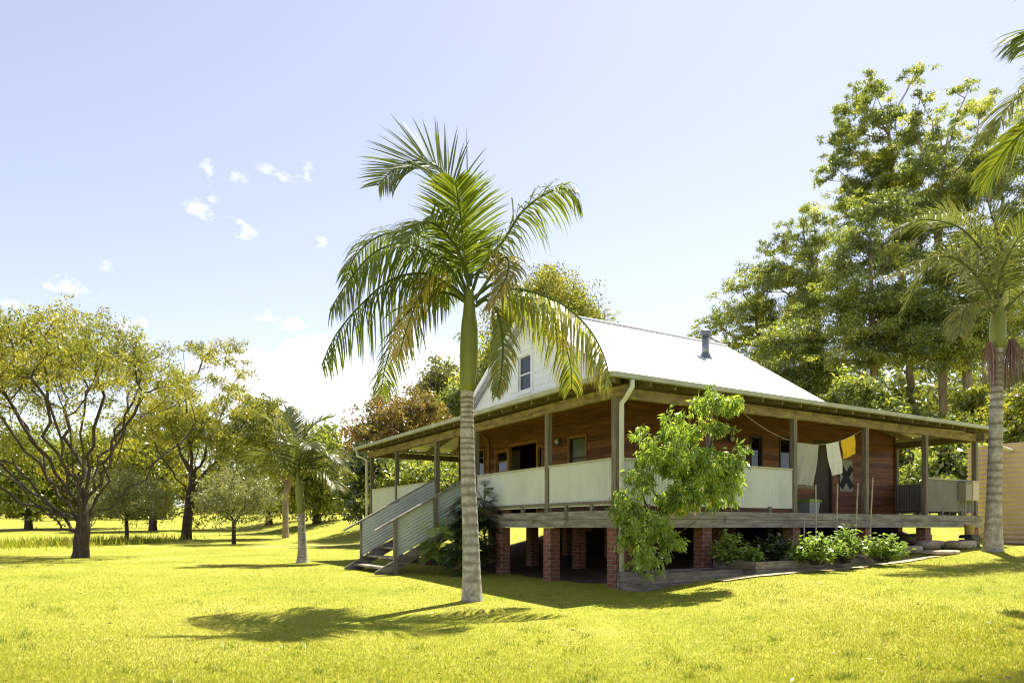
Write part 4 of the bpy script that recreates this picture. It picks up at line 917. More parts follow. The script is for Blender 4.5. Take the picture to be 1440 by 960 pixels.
# cladding with openings
def clad(mb, mapf, u0f, u1f, z0, z1, opens, row=.17):
    z = z0
    while z < z1-1e-6:
        zt = min(z+row, z1); segs = [(u0f, u1f)]
        cuts = [(o[0], o[1]) for o in opens if o[2] < (z+zt)/2 < o[3]]
        ua, ub, ta, tb = u0f(z), u1f(z), u0f(zt), u1f(zt)
        edges = [(ua, ta)]
        for c in sorted(cuts): edges += [(c[0], c[0]), (c[1], c[1])]
        edges.append((ub, tb))
        for i in range(0, len(edges), 2):
            (l0, l1), (r0_, r1_) = edges[i], edges[i+1]
            if r0_-l0 < .005: continue
            mb.add([mapf(l0, z, .018), mapf(r0_, z, .018), mapf(r1_, zt, .003), mapf(l1, zt, .003)], [(0, 1, 2, 3)])
            mb.add([mapf(l0, z, .018), mapf(r0_, z, .018), mapf(r0_, z, 0.0), mapf(l0, z, 0.0)], [(0, 1, 2, 3)])
        z = zt
mapS = lambda u, z, d_: (WS-d_, u, z)
mapA = lambda u, z, d_: (u, WA-d_, z)
mapG = lambda u, z, d_: (IS0-.02-d_, u, z)
def rectS(px0, px1, py0, py1):
    (a0, zt), (a1, zb) = hit_s(px0, py0, WS), hit_s(px1, py1, WS); return min(a0, a1), max(a0, a1), min(zb, zt), max(zb, zt)
def rectA(px0, px1, py0, py1):
    (a0, zt), (a1, zb) = hit_a(px0, py0, WA), hit_a(px1, py1, WA); return min(a0, a1), max(a0, a1), min(zb, zt), max(zb, zt)
wS1 = rectS(801, 824, 617, 662); wS1 = (wS1[0], wS1[1], 2.55, wS1[3])
dS = rectS(717, 755, 628, 660); dS = (dS[0], dS[1], DT+.005, dS[3])
dP = rectS(698, 714, 636, 660); dP = (dP[0], dP[1], 2.35, dP[3])
dQ = rectS(757.5, 763, 628, 660); dQ = (dQ[0], dQ[1], DT+.25, dQ[3])
wS2 = rectS(671, 681, 634, 665); wS2 = (wS2[0], wS2[1], 2.3, wS2[3])
opS = [wS1, dS, dP, dQ, wS2]
wA1 = rectA(1056, 1070, 613, 655); wA1 = (wA1[0], wA1[1], 2.35, wA1[3])
wA2 = rectA(1097, 1114, 615, 660); wA2 = (wA2[0], wA2[1], 2.35, wA2[3])
dA = rectA(1147, 1168, 622, 700); dA = (dA[0], dA[1], DT+.005, dA[3])
opA = [wA1, wA2, dA]
WT = 4.5
m_ = MB(); clad(m_, mapS, lambda z: WA, lambda z: WB, DT, WT, opS); hp('wall', m_, M['cedar'])
m_ = MB(); clad(m_, mapA, lambda z: WS, lambda z: WE, DT, WT, opA); hp('wall', m_, M['cedar'])
m_ = MB(); clad(m_, lambda u, z, d_: (WE+d_, u, z), lambda z: WA, lambda z: WB, DT, 4.16, []); hp('wall', m_, M['cedar'])
m_ = MB(); clad(m_, lambda u, z, d_: (u, WB+d_, z), lambda z: WS, lambda z: WE, DT, WT, []); hp('wall', m_, M['cedar'])
m_ = MB(); m_.box(WS-.05, WS+.02, WA-.05, WA+.02, DT+.004, WT-.01); hp('corner_board', m_, M['cedar']); m_ = MB(); m_.box(WE-.02, WE+.035, WA-.035, WA+.02, DT+.004, 4.1); hp('corner_board', m_, M['cedar']); m_ = MB(); m_.box(WS-.05, WS+.02, WB-.02, WB+.05, DT+.004, WT-.01); hp('corner_board', m_, M['cedar'])
m_ = MB(); m_.box(WS+.05, WS+.12, WA+.12, WB-.12, DT+.01, WT-.1); 
# inner linings of the rooms
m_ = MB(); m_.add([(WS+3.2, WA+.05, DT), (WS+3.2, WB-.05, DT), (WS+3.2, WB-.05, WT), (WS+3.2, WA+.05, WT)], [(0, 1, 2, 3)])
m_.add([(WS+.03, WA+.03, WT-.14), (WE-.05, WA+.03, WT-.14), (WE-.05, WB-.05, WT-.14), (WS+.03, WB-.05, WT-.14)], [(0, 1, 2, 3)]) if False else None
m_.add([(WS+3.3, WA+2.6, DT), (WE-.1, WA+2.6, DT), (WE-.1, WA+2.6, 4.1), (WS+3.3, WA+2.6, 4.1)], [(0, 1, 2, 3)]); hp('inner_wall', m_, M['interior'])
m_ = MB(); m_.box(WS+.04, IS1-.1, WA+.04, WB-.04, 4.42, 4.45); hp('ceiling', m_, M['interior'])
# gable walls
def gl(z): return max(EA+.08, RA-(RZ-.10-z)/tanm)
def gr(z): return min(D-EA-.08, RA+(RZ-.10-z)/tanm)
(ga0, gzt), (ga1, gzb) = hit_s(731, 503, IS0), hit_s(748.5, 547, IS0)
wG = (min(ga0, ga1), max(ga0, ga1), gzb, gzt)
m_ = MB(); clad(m_, mapG, gl, gr, 4.5, RZ-.16, [wG], .19); hp('gable_wall', m_, M['whiteboard'])
m_ = MB(); clad(m_, lambda u, z, d_: (IS1-.05+d_, u, z), gl, gr, 4.45, RZ-.16, [], .19); hp('gable_wall', m_, M['whiteboard'])
def window(mapf, r, fw, framemat, sashmat, proud=.03, mull=None, backing=None, label=None, name='window', sill=True):
    u0, u1, z0, z1 = r
    def bx(mb, a, b, c, d_, d0, d1):
        p = mapf(a, c, d0); q = mapf(b, d_, d1); mb.box(*sorted((p[0], q[0])), *sorted((p[1], q[1])), *sorted((p[2], q[2])))
    mb = MB(); bx(mb, u0-fw, u0, z0-fw, z1+fw, -.06, proud); bx(mb, u1, u1+fw, z0-fw, z1+fw, -.06, proud); bx(mb, u0, u1, z1, z1+fw, -.06, proud)
    if sill: bx(mb, u0, u1, z0-fw, z0, -.06, proud+.02)
    wnd = hp(name, mb, framemat)
    if label: wnd['label'] = label
    mb = MB(); sw = .035
    bx(mb, u0+.002, u0+sw, z0+.002, z1-.002, -.05, -.015); bx(mb, u1-sw, u1-.002, z0+.002, z1-.002, -.05, -.015); bx(mb, u0+sw, u1-sw, z1-sw, z1-.002, -.05, -.015); bx(mb, u0+sw, u1-sw, z0+.002, z0+sw, -.05, -.015)
    for mz in (mull or []): bx(mb, u0+sw, u1-sw, z0+(z1-z0)*mz-.02, z0+(z1-z0)*mz+.02, -.05, -.01)
    mb.build('sash', sashmat, wnd)
    mb = MB(); bx(mb, u0+.004, u1-.004, z0+.004, z1-.004, -.037, -.031); mb.build('pane', M['glass'], wnd)
    if backing:
        mb = MB(); bx(mb, u0-.01, u1+.01, z0+(z1-z0)*backing[1], z1+.01, -.085, -.075); mb.build('blind', backing[0], wnd)
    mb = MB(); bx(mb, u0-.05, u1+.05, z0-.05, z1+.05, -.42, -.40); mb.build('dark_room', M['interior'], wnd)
    return wnd
window(mapS, wS1, .055, M['frame'], M['darkdoor'], mull=[.5], backing=(M['blind'], 0.0), label='timber framed sash window with pale blind')
window(mapS, wS2, .05, M['frame'], M['darkdoor'], label='narrow dark window nearest the stairs')
window(mapS, dP, .05, M['frame'], M['frame'], mull=[.25, .5, .75], label='small timber window with patterned panes')
window(mapS, dQ, .04, M['frame'], M['darkdoor'], mull=[.5], label='thin side light beside the dark doorway')
window(mapA, wA1, .05, M['darkdoor'], M['darkdoor'], label='narrow dark window on the long veranda')
window(mapA, wA2, .05, M['darkdoor'], M['darkdoor'], label='dark window behind the hanging throw')
window(mapG, wG, .10, M['whitetrim'], M['whitetrim'], mull=[.48], label='white framed attic sash window in the gable', proud=.045)
# door frames
def dframe(mapf, r, mat, w_=.06):
    u0, u1, z0, z1 = r; mb = MB()
    for a, b, c, e in ((u0-w_, u0, z0, z1+w_), (u1, u1+w_, z0, z1+w_), (u0, u1, z1, z1+w_)):
        p = mapf(a, c, -.08); q = mapf(b, e, .03); mb.box(*sorted((p[0], q[0])), *sorted((p[1], q[1])), c, e)
    return hp('door_frame', mb, mat)
dframe(mapS, dS, M['frame']); df = dframe(mapA, dA, M['darkdoor'])
mb = MB(); mb.box(dA[0]+.004, dA[1]-.004, WA+.03, WA+.07, DT+.012, dA[3]-.005); 
dr = mb.build('door', M['darkdoor'], df)
# wall lamps
for px, py, fn in ((787, 621, 's'), (1026, 617, 'a')):
    mb = MB()
    if fn == 's':
        a, z = hit_s(px, py, WS); c = Vector((WS-.02, a, z)); mb.tube([c, c+Vector((-.07, 0, 0))], .085, 12); lm = hp('wall_lamp', mb, M['darksteel'])
        mb = MB(); mb.tube([c+Vector((-.072, 0, 0)), c+Vector((-.11, 0, -.0))], [.07, .045], 12); mb.build('lamp_glass', M['lampglass'], lm)
    else:
        s, z = hit_a(px, py, WA); c = Vector((s, WA-.02, z)); mb.tube([c, c+Vector((0, -.07, 0))], .085, 12); lm = hp('wall_lamp', mb, M['darksteel'])
        mb = MB(); mb.tube([c+Vector((0, -.072, 0)), c+Vector((0, -.11, 0))], [.07, .045], 12); mb.build('lamp_glass', M['lampglass'], lm)
# railings: corrugated infill with cap rail
def railing(p, q, mat, label=None):
    p = Vector(p); q = Vector(q); dv = q-p; Wd = dv.length; U = dv/Wd; nrm = U.cross(Vector((0, 0, 1)))
    m_ = MB(); corr(m_, (p.x, p.y, 1.70), U, (0, 0, 1), nrm, Wd, lambda u: 0, lambda u: .86, .076, .014); o = hp('railing_panel', m_, mat, smooth=True)
    if label: o['label'] = label
    m_ = MB(); m_.bar((p.x, p.y, 2.575), (q.x, q.y, 2.575), .075, .03); m_.build('cap_rail', M['caprail'], o)
    m_ = MB(); m_.bar(p+nrm*-.03+Vector((0, 0, 1.76)), q+nrm*-.03+Vector((0, 0, 1.76)), .035, .06)
    for t in (.3, .7):
        c = p.lerp(q, t); m_.box(c.x-.04, c.x+.04, c.y-.04, c.y+.04, DT+.004, 1.728)
    m_.build('bottom_rail', M['post'], o)
for a0, a1 in ((.13, 2.25), (2.37, 5.5), (7.96, 10.83), (10.95, 13.13)): railing((.05, a0, 0), (.05, a1, 0), M['panel'])
for s0, s1 in ((.13, 2.43), (2.55, 5.09)): railing((s0, .05, 0), (s1, .05, 0), M['panel'])
railing((10.55, .05, 0), (S-.12, .05, 0), M['shadepanel'], 'railing panel at the veranda end, its shade painted into the colour')
railing((S-.06, .15, 0), (S-.06, 2.25, 0), M['shadepanel'], 'end railing panel meeting the timber wall')
# downpipe at the near corner, inner downpipe
m_ = MB(); a, z = 0, 0
gx = hit_a(888, 545, -OV-.03); sx = gx[0]
bx_, _ = hit_a(873, 560, -.12)
zp0 = float(g(*hw(bx_, -.12, 0).xy))
m_.tube([(sx, -OV-.05, GZ-.11), (sx, -OV-.05, GZ-.24), (sx-.03, -OV-.02, GZ-.31), (bx_+.06, -.18, GZ-.41), (bx_, -.145, GZ-.50), (bx_, -.145, GZ-.62), (bx_, -.145, 2.0), (bx_, -.145, zp0-.02)], .045, 12)
hp('downpipe', m_, M['pipe'], smooth=True)
a, z = hit_s(690, 640, WS)
m_ = MB(); m_.tube([(WS-.20, a+.22, 4.28), (WS-.16, a+.16, 4.12), (WS-.07, a, 3.9), (WS-.07, a, DT+.01)], .035, 10); hp('downpipe', m_, M['frame'], smooth=True)
m_ = MB(); c = hit_s(523, 650, -.06)[0]; m_.tube([(-.40, D+.2, GZ-.1), (-.38, D+.2, GZ-.3), (-.1, D+.02, GZ-.45), (-.1, D+.02, .3)], .045, 10); hp('downpipe', m_, M['pipe'], smooth=True)
# pipe from gutter end towards the tank
m_ = MB(); m_.tube([(S+OE+.05, -.2, GZ-.1), (S+OE+.05, -.2, GZ-.35), (S+1.6, .1, GZ-.42), (S+2.7, .3, GZ-.45)], .05, 10); hp('downpipe', m_, M['pipe'], smooth=True)
# flue on the roof
def roof_hit(px, py):
    best = None
    for i in range(4000):
        Y = 12+i*.005; p = pt(px, py, Y); s, a = hl(p)
        if a > 1.5 and p.z <= RZ-tanm*(RA-a): return s, a, p.z
fs, fa, fz = roof_hit(992, 501)
m_ = MB(); m_.tube([(fs, fa, fz-.15), (fs, fa, fz+.62)], .11, 16); fl_ = hp('flue', m_, M['steel'], smooth=True)
m_ = MB(); m_.tube([(fs, fa, fz+.62), (fs, fa, fz+.66), (fs, fa, fz+.661), (fs, fa, fz+.76), (fs, fa, fz+.761), (fs, fa, fz+.80)], [.12, .12, .15, .15, .17, .12], 16); m_.build('cowl', M['darksteel'], fl_)
m_ = MB(); m_.tube([(fs, fa, fz-.16), (fs, fa, fz+.12)], [.24, .12], 16); m_.build('flashing', M['darksteel'], fl_)
# stairs
st = MB()
d0, d1 = 0.05, 2.62; zs0, slope = DT, 0.545
ground_st = float(g(*hw(-2.4, 6.7, 0).xy))
stc = None
for ai, a in enumerate((5.60, 7.86)):
    m_ = MB(); vs = []
    x0, x1 = -.05, -d1
    z_at = lambda x: DT+slope*x
    zt0, zt1 = z_at(x0)+.06, z_at(x1)+.06
    for aa in (a-.025, a+.025):
        vs += [(x0, aa, zt0-.30), (x0, aa, zt0), (x1, aa, max(zt1, ground_st+.04)), (x1+.02, aa, ground_st-.03), (x1+.34, aa, ground_st-.03)]
    m_.add(vs, [(0, 1, 2, 3, 4), (9, 8, 7, 6, 5)]+[(i, (i+1) % 5+0 if i < 4 else 0, ((i+1) % 5)+5, i+5) for i in range(5)])
    if stc is None: stc = hp('staircase', m_, M['sleeper'])
    else: m_.build('stringer', M['sleeper'], stc)
n_t = 6
for i in range(n_t):
    x = -.30-i*.385; z = DT-.215*(i+1)+.02
    m_ = MB(); m_.box(x-.16, x+.14, 5.635, 7.825, z-.045, z); m_.build('tread', M['fascia'], stc)
for a in (5.60, 7.86):
    off = -.045 if a < 6 else .045
    aa = a
    for x in (-2.13, -1.08):
        m_ = MB(); z0 = (ground_st-.03 if x < -2 else DT+slope*x-.1); m_.box(x-.045, x+.045, aa-.09 if a < 6 else aa+.03, aa-.03 if a < 6 else aa+.09, z0, DT+slope*x+1.0); m_.build('stair_post', M['post'], stc)
    m_ = MB(); m_.bar((0.0, aa+off, DT+1.03), (-2.62, aa+off, DT+1.03-slope*2.62), .10, .04); m_.build('handrail', M['fascia'], stc)
    m_ = MB(); V = Vector((-1, 0, -slope)).normalized(); Lr = 2.10/abs(V.x)
    corr(m_, (-.03, aa, DT+.08), (0, 0, 1), V, (0, 1, 0), .90, lambda u: 0, lambda u: Lr, .085, .007); m_.build('stair_panel', M['stairpanel'], stc, smooth=True)

# ------------------------------------------------------------------ things on and around the house
def hobj(name, mb, mat, label, cat, group=None, smooth=False):
    """a top-level thing modelled in house coordinates"""
    c = np.mean(np.array(mb.v), 0); zmin = min(v[2] for v in mb.v); loc = Vector((c[0], c[1], zmin))
    o = mb.build(name, mat, None, smooth, loc=loc); o.location = hw(loc[0], loc[1], zmin); o.rotation_euler = (0, 0, TH)
    return tag(o, label, cat, group)
# clothes line
ra, rb = hit_a(1046, 578, .16), hit_a(1216, 600, .16)
mid = hit_a(1148, 625, .16)
def line_z(s):
    A = np.array([[ra[0]**2, ra[0], 1], [mid[0]**2, mid[0], 1], [rb[0]**2, rb[0], 1]]); cf = np.linalg.solve(A, np.array([BZ0+.02, mid[1], BZ0+.02]))
    return cf[0]*s*s+cf[1]*s+cf[2]
m_ = MB(); m_.tube([(s, .16, line_z(s)) for s in np.linspace(ra[0], rb[0], 24)], .006, 5)
hobj('clothes_line', m_, M['rope'], 'thin sagging rope strung under the long veranda beam', 'rope')
def cloth(name, p_tl, p_tr, hgt, mat, label, cat, skew=0.0, amp=.03, fringe=None, seed=0):
    (s0, z0), (s1, z1) = p_tl, p_tr; m_ = MB(); nu, nv = 28, 18; vs = []; rn = random.Random(seed); ph = rn.random()*6
    for side in (0, 1):
        for j in range(nv+1):
            for i in range(nu+1):
                u, v = i/nu, j/nv; z = z0+(z1-z0)*u-hgt*v
                y = .16+amp*math.sin(u*9+ph)*(.3+.7*v)+.022*math.sin(u*21+v*5+ph)*(.2+v)+(0.006 if side else 0)
                vs.append((s0+(s1-s0)*u+skew*v*hgt-(u-.5)*.06*v*(s1-s0), y, z))
    n1 = (nu+1)*(nv+1)
    fs = []
    for j in range(nv):
        for i in range(nu):
            q = (j*(nu+1)+i, j*(nu+1)+i+1, (j+1)*(nu+1)+i+1, (j+1)*(nu+1)+i); fs.append(q); fs.append(tuple(n1+k for k in q[::-1]))
    m_.add(vs, fs)
    if fringe:
        for i in range(26):
            u = i/25; x = s0+(s1-s0)*u+skew*hgt-(u-.5)*.06*(s1-s0); z = z0+(z1-z0)*u-hgt; m_.tube([(x, .16, z), (x+rn.gauss(0, .01), .16, z-fringe*rn.uniform(.7, 1))], .006, 4)
    return hobj(name, m_, mat, label, cat, smooth=True)
def onl(px): 
    s = hit_a(px, 600, .16)[0]; return (s, line_z(s)-.004)
throw = cloth('throw_blanket', onl(1119), onl(1151), .95, M['cream'], 'fringed cream throw hung on the rope beside the veranda post', 'blanket', skew=-.16, fringe=.10, seed=1)
cloth('tea_towel', onl(1161), onl(1180), .74, M['whitecloth'], 'white tea towel hanging between cream throw and yellow cloth', 'towel', skew=.26, seed=2)
cloth('yellow_cloth', onl(1183), onl(1201), .44, M['yellowcloth'], 'square yellow cloth pegged to the sagging rope', 'cloth', skew=.20, amp=.02, seed=3)
# wall hanging with a cross
s0, zt = hit_a(1181.5, 646, WA-.05); s1, zb = hit_a(1199, 691, WA-.05)
m_ = MB(); m_.box(s0, s1, WA-.045, WA-.03, zb, zt); wh = hobj('wall_hanging', m_, M['cream'], 'cream wall hanging with a black cross beside the dark veranda door', 'wall hanging')
m_ = MB()
for p, q in (((s0+.04, zb+.12), (s1-.04, zt-.2)), ((s0+.04, zt-.2), (s1-.04, zb+.12))):
    P_, Q_ = Vector((p[0], 0, p[1])), Vector((q[0], 0, q[1])); m_.bar(P_, Q_, .008 if p[1] < q[1] else .012, .20, up=(0, 0, 1))
loc = wh.location; c = np.mean(np.array([(s0, WA, zb), (s1, WA, zt)]), 0)
o = m_.build('cross', M['charcoal'], wh); o.location = (-(s0+s1)/2, -.012, -zb)
# round wreath
s, z = hit_a(1047, 640, WA); m_ = MB(); m_.tube([(s+.14*math.cos(t), WA-.04, z+.14*math.sin(t)) for t in np.linspace(0, 2*math.pi, 25)], .018, 6, cap=False)
hobj('twig_wreath', m_, M['rafter'], 'round twig wreath on the brown wall beside a narrow window', 'wreath')
# tub with lime lid on the deck
s0, _ = hit_a(1130, 715, .9); s1, _ = hit_a(1145, 715, .9)
tb = empty('storage_tub', hw((s0+s1)/2, .9, DT), 'grey storage tub with lime green lid on the deck by the post', 'tub', rz=TH)
w_ = (s1-s0)/2; m_ = MB(); 
m_.add([(-w_*.85, -.14, .004), (w_*.85, -.14, .004), (w_*.85, .14, .004), (-w_*.85, .14, .004), (-w_, -.17, .30), (w_, -.17, .30), (w_, .17, .30), (-w_, .17, .30)], [(3, 2, 1, 0), (4, 5, 6, 7), (0, 1, 5, 4), (1, 2, 6, 5), (2, 3, 7, 6), (3, 0, 4, 7)]); m_.build('tub_body', M['greytub'], tb)
m_ = MB(); m_.box(-w_-.02, w_+.02, -.19, .19, .302, .35); m_.box(-w_+.04, w_-.04, -.15, .15, .352, .375); m_.build('lid', M['greentub'], tb)
# meter boxes on the end panel
for px0, px1, py0, py1, mt, lb in ((1352, 1360.5, 679, 704, 'meter', 'brown meter box on the shade-toned railing panel'), (1362, 1371, 677, 704, 'meterlight', 'pale peach meter box at the end of the shade-toned railing')):
    s0, z1 = hit_a(px0, py0, -.06); s1, z0 = hit_a(px1, py1, -.06)
    bxo = empty('meter_box', hw((s0+s1)/2, -.03, z0), lb, 'meter box', rz=TH); w_ = (s1-s0)/2
    m_ = MB(); m_.box(-w_, w_, -.13, 0.05, 0, z1-z0); m_.build('cabinet', M[mt], bxo)
    m_ = MB(); m_.box(-w_+.015, w_-.015, -.145, -.132, .02, z1-z0-.03); m_.box(-w_-.015, w_+.015, -.16, .04, z1-z0+.002, z1-z0+.02); dd = m_.build('cabinet_door', M[mt], bxo)
    m_ = MB(); m_.tube([(0, -.05, -.003), (0, -.05, -1.0)], .02, 8); m_.build('conduit', M['meter'], bxo)
# garden stakes
for i, (x0, y0, x1, y1, dpt, lb) in enumerate([
 (1147, 681, 1148, 760, -.55, 'upright wooden stake farthest from the stone steps'), (1178, 680, 1175, 757, -.6, 'slightly tilted stake, second from the hanging throw'),
 (1206.5, 679, 1201.5, 757, -.6, 'stake leaning left just before the bare veranda post'), (1227.5, 671, 1221.5, 760, -.65, 'tallest leaning stake, against the bare veranda post'), (1131, 732, 1130.5, 757, -.5, 'short stake stub half hidden by the garden shrubs')]):
    (s0, z0), (s1, z1) = hit_a(x0, y0, dpt+.1), hit_a(x1, y1, dpt)
    zg = float(g(*hw(s1, dpt, 0).xy)); m_ = MB(); m_.tube([(s0, dpt+.1, z0), (s1, dpt, min(z1, zg+.1)), (s1, dpt, zg-.05)], [.016, .018, .018], 7)
    hobj('garden_stake', m_, M['stake'], lb, 'stake', 'wooden stakes along the veranda garden')
# raised beds
def bed(name, label, s0, s1, a0, a1, hgt, soil_drop=.06):
    zc = min(float(g(*hw(s, a, 0).xy)) for s in (s0, s1) for a in (a0, a1)); zt = max(float(g(*hw(s, a, 0).xy)) for s in (s0, s1) for a in (a0,))+hgt
    root = empty(name, hw(s0, a0, zc), label, 'garden bed', 'raised garden beds', rz=TH); zt -= zc
    nrow = 2
    for k in range(nrow):
        z0 = (zt+.05)*k/nrow-.05; z1 = (zt+.05)*(k+1)/nrow-.05-.006
        j = random.uniform(-.008, .008)
        for bx4 in ((0+j, s1-s0-j, 0, .07), (0+j, s1-s0, a1-a0-.07, a1-a0), (0, .07, .073, a1-a0-.073), (s1-s0-.07, s1-s0, .073, a1-a0-.073)):
            m_ = MB(); m_.box(*bx4, z0, z1); m_.build('sleeper', M['sleeper'], root)
    m_ = MB(); n_ = 16
    rn = random.Random(int(s0*10+5)); vs = []
    for i in range(n_+1):
        for jj in range(7): vs.append((.074+(s1-s0-.148)*i/n_, .074+(a1-a0-.148)*jj/6, zt-soil_drop+rn.uniform(-.03, .02)))
    m_.add(vs, [(i*7+jj, i*7+jj+1, (i+1)*7+jj+1, (i+1)*7+jj) for i in range(n_) for jj in range(6)]); m_.build('soil', M['soil'], root)
    return zt+zc-soil_drop
b1z = bed('garden_bed', 'old sleeper garden bed around the leafy tree at the house corner', -.18, 2.28, -1.0, -.25, .10)
b2z = bed('garden_bed', 'longer sleeper bed of vegetables under the open veranda', 2.33, 6.1, -1.25, -.2, .15)
# shrubs made of leafy stems
def shrub(name, label, cat, centre, rad, hgt, nst, nlf, leafmat, ls, seed, wid=.45, group=None, hang=.15):
    rng = np.random.default_rng(seed); root = empty(name, centre, label, cat, group); m_ = MB(); P = []; Dd = []
    for i in range(nst):
        t = rng.uniform(0, 2*np.pi); rr = rad*math.sqrt(rng.random()); hh = hgt*(1-.45*(rr/rad)**2)*rng.uniform(.65, 1.1)
        tipp = np.array([math.cos(t)*rr, math.sin(t)*rr, hh]); b0 = np.array([math.cos(t)*rr*.2, math.sin(t)*rr*.2, -.03]); md = (b0+tipp)/2+np.array([0, 0, hh*.12])
        pts = [(1-u)**2*b0+2*u*(1-u)*md+u*u*tipp for u in np.linspace(0, 1, 6)]; m_.tube([Vector(p) for p in pts], [.012, .011, .009, .007, .006, .003], 5, cap=False)
        for _ in range(nlf):
            u = rng.uniform(.25, 1); b_ = (1-u)**2*b0+2*u*(1-u)*md+u*u*tipp; P.append(b_+rng.normal(0, .035, 3)); dv = rng.normal(size=3); dv[2] = dv[2]*.4+.1-hang; Dd.append(dv)
    m_.build('stem', M['bark'], root, smooth=True)
    P = np.array(P); Dd = np.array(Dd); n = len(P); Nn = rng.normal(size=(n, 3))*.5; Nn[:, 2] += 1; Ln = ls*rng.uniform(.6, 1.3, n)
    np_mesh('foliage', leaves(P, Dd, Nn, Ln, Ln*wid), 4, rng.beta(2, 2, n), leafmat, root)
for i, (px, s_a, rad, hg, lb, lf, dens) in enumerate([
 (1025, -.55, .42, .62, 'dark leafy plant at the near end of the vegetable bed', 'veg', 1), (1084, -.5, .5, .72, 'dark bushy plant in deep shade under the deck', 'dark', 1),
 (1056, -.9, .25, .35, 'small seedling clump beside the sleeper edge', 'veg', .6),
 (1148, -1.5, .60, .60, 'pale green vegetable bush spilling over the end of the bed', 'veg', 1.3), (1190, -1.45, .52, .70, 'tall pale vegetable bush around the tilted stakes', 'veg', 1.2),
 (1240, -1.6, .50, .58, 'light green bush beside the stone steps', 'veg', 1.2), (1122, -1.15, .22, .32, 'low herb tuft on the outside of the sleepers', 'veg', .6)]):
    s = hit_a(px, 760, s_a)[0]; zg = float(g(*hw(s, s_a, 0).xy)); zg = max(zg, b2z) if s < 6 else zg
    shrub('garden_plant', lb, 'plant', hw(s, s_a, zg), rad, hg, int(22*dens), 34, L[lf], .10, 200+i, .55, 'vegetable plants along the veranda')
# low rock edging and stone steps
def rock(mb, c, sx, sy, sz, seed, rz=0.0):
    rn = random.Random(seed); n, m = 12, 6; vs = []
    for j in range(m+1):
        for i in range(n):
            t = 2*math.pi*i/n; ph = -math.pi/2+math.pi*j/m
            x, y, z = math.cos(t)*math.cos(ph), math.sin(t)*math.cos(ph), math.sin(ph)
            e = lambda v: math.copysign(abs(v)**.45, v)
            k = 1+rn.uniform(-.07, .07); x, y, z = e(x)*sx*k, e(y)*sy*k, e(z)*sz*(1+rn.uniform(-.06, .06))
            vs.append((c[0]+x*math.cos(rz)-y*math.sin(rz), c[1]+x*math.sin(rz)+y*math.cos(rz), c[2]+z))
    mb.add(vs, [(j*n+i, j*n+(i+1) % n, (j+1)*n+(i+1) % n, (j+1)*n+i) for j in range(m) for i in range(n)])
def stone(label, px, py, wpx, hpx, dep, cat='stone', group=None, name='step_stone', seed=0):
    p = gpt(px, py); k = p.y/F; m_ = MB(); rock(m_, (0, 0, hpx*k*.5), wpx*k/2, dep/2, hpx*k/2, seed, TH)
    o = m_.build(name, M['stone'], None, True); o.location = p; tag(o, label, cat, group)
stone('long low sandstone slab at the foot of the steps', 1322, 780, 60, 7, .55, group='sandstone steps', seed=1)
stone('broad sandstone block on the left of the middle step', 1308, 772.5, 46, 13, .5, group='sandstone steps', seed=2)
stone('broad sandstone block on the right of the middle step', 1352, 771.5, 48, 12, .5, group='sandstone steps', seed=3)
stone('rough top step stone nearest the deck', 1290, 765, 46, 15, .5, group='sandstone steps', seed=4)
stone('rounded rock closing the edging beside the steps', 1281, 779, 32, 12, .4, 'rock', 'rocks edging the garden', 'edging_rock', 5)
for i, (px, py) in enumerate([(1190, 790), (1213, 788), (1236, 786), (1258, 783)]):
    stone(['dark flat edging rock farthest from the steps', 'dark edging rock second in the row beside the bush', 'dark edging rock third along the low garden row', 'dark edging rock next to the rounded rock'][i], px, py, 25, 9, .3, 'rock', 'rocks edging the garden', 'edging_rock', 10+i)
# bucket on crate under the veranda end
p = gpt(1348, 765); s, a = hl(p)
cr = empty('plastic_crate', hw(11.9, -.35, float(g(*hw(11.9, -.35, 0).xy))), 'black plastic crate carrying the ochre bucket', 'crate', rz=TH)
m_ = MB()
for zz in (.02, .13, .24): m_.box(-.22, .22, -.16, -.14, zz, zz+.08); m_.box(-.22, .22, .14, .16, zz, zz+.08); m_.box(-.22, -.2, -.138, .138, zz, zz+.08); m_.box(.2, .22, -.138, .138, zz, zz+.08)
m_.box(-.2, .2, -.14, .14, 0, .018); m_.box(-.2, .2, -.14, .14, .322, .335); m_.build('crate_frame', M['black'], cr)
bz = cr.location.z+.337
bk = empty('bucket', hw(11.9, -.35, bz), 'ochre plastic bucket standing on the black crate', 'bucket', rz=TH)
m_ = MB(); m_.tube([(0, 0, 0), (0, 0, .24), (0, 0, .241), (0, 0, .27)], [.10, .125, .135, .135], 18); m_.build('pail', M['bucket'], bk)
m_ = MB(); m_.tube([(.13*math.cos(t), .0, .25-.12*math.sin(t)) for t in np.linspace(0, math.pi, 14)], .005, 5); o = m_.build('handle', M['steel'], bk); o.rotation_euler = (.5, 0, 0); o.location = (0, -.14, 0)
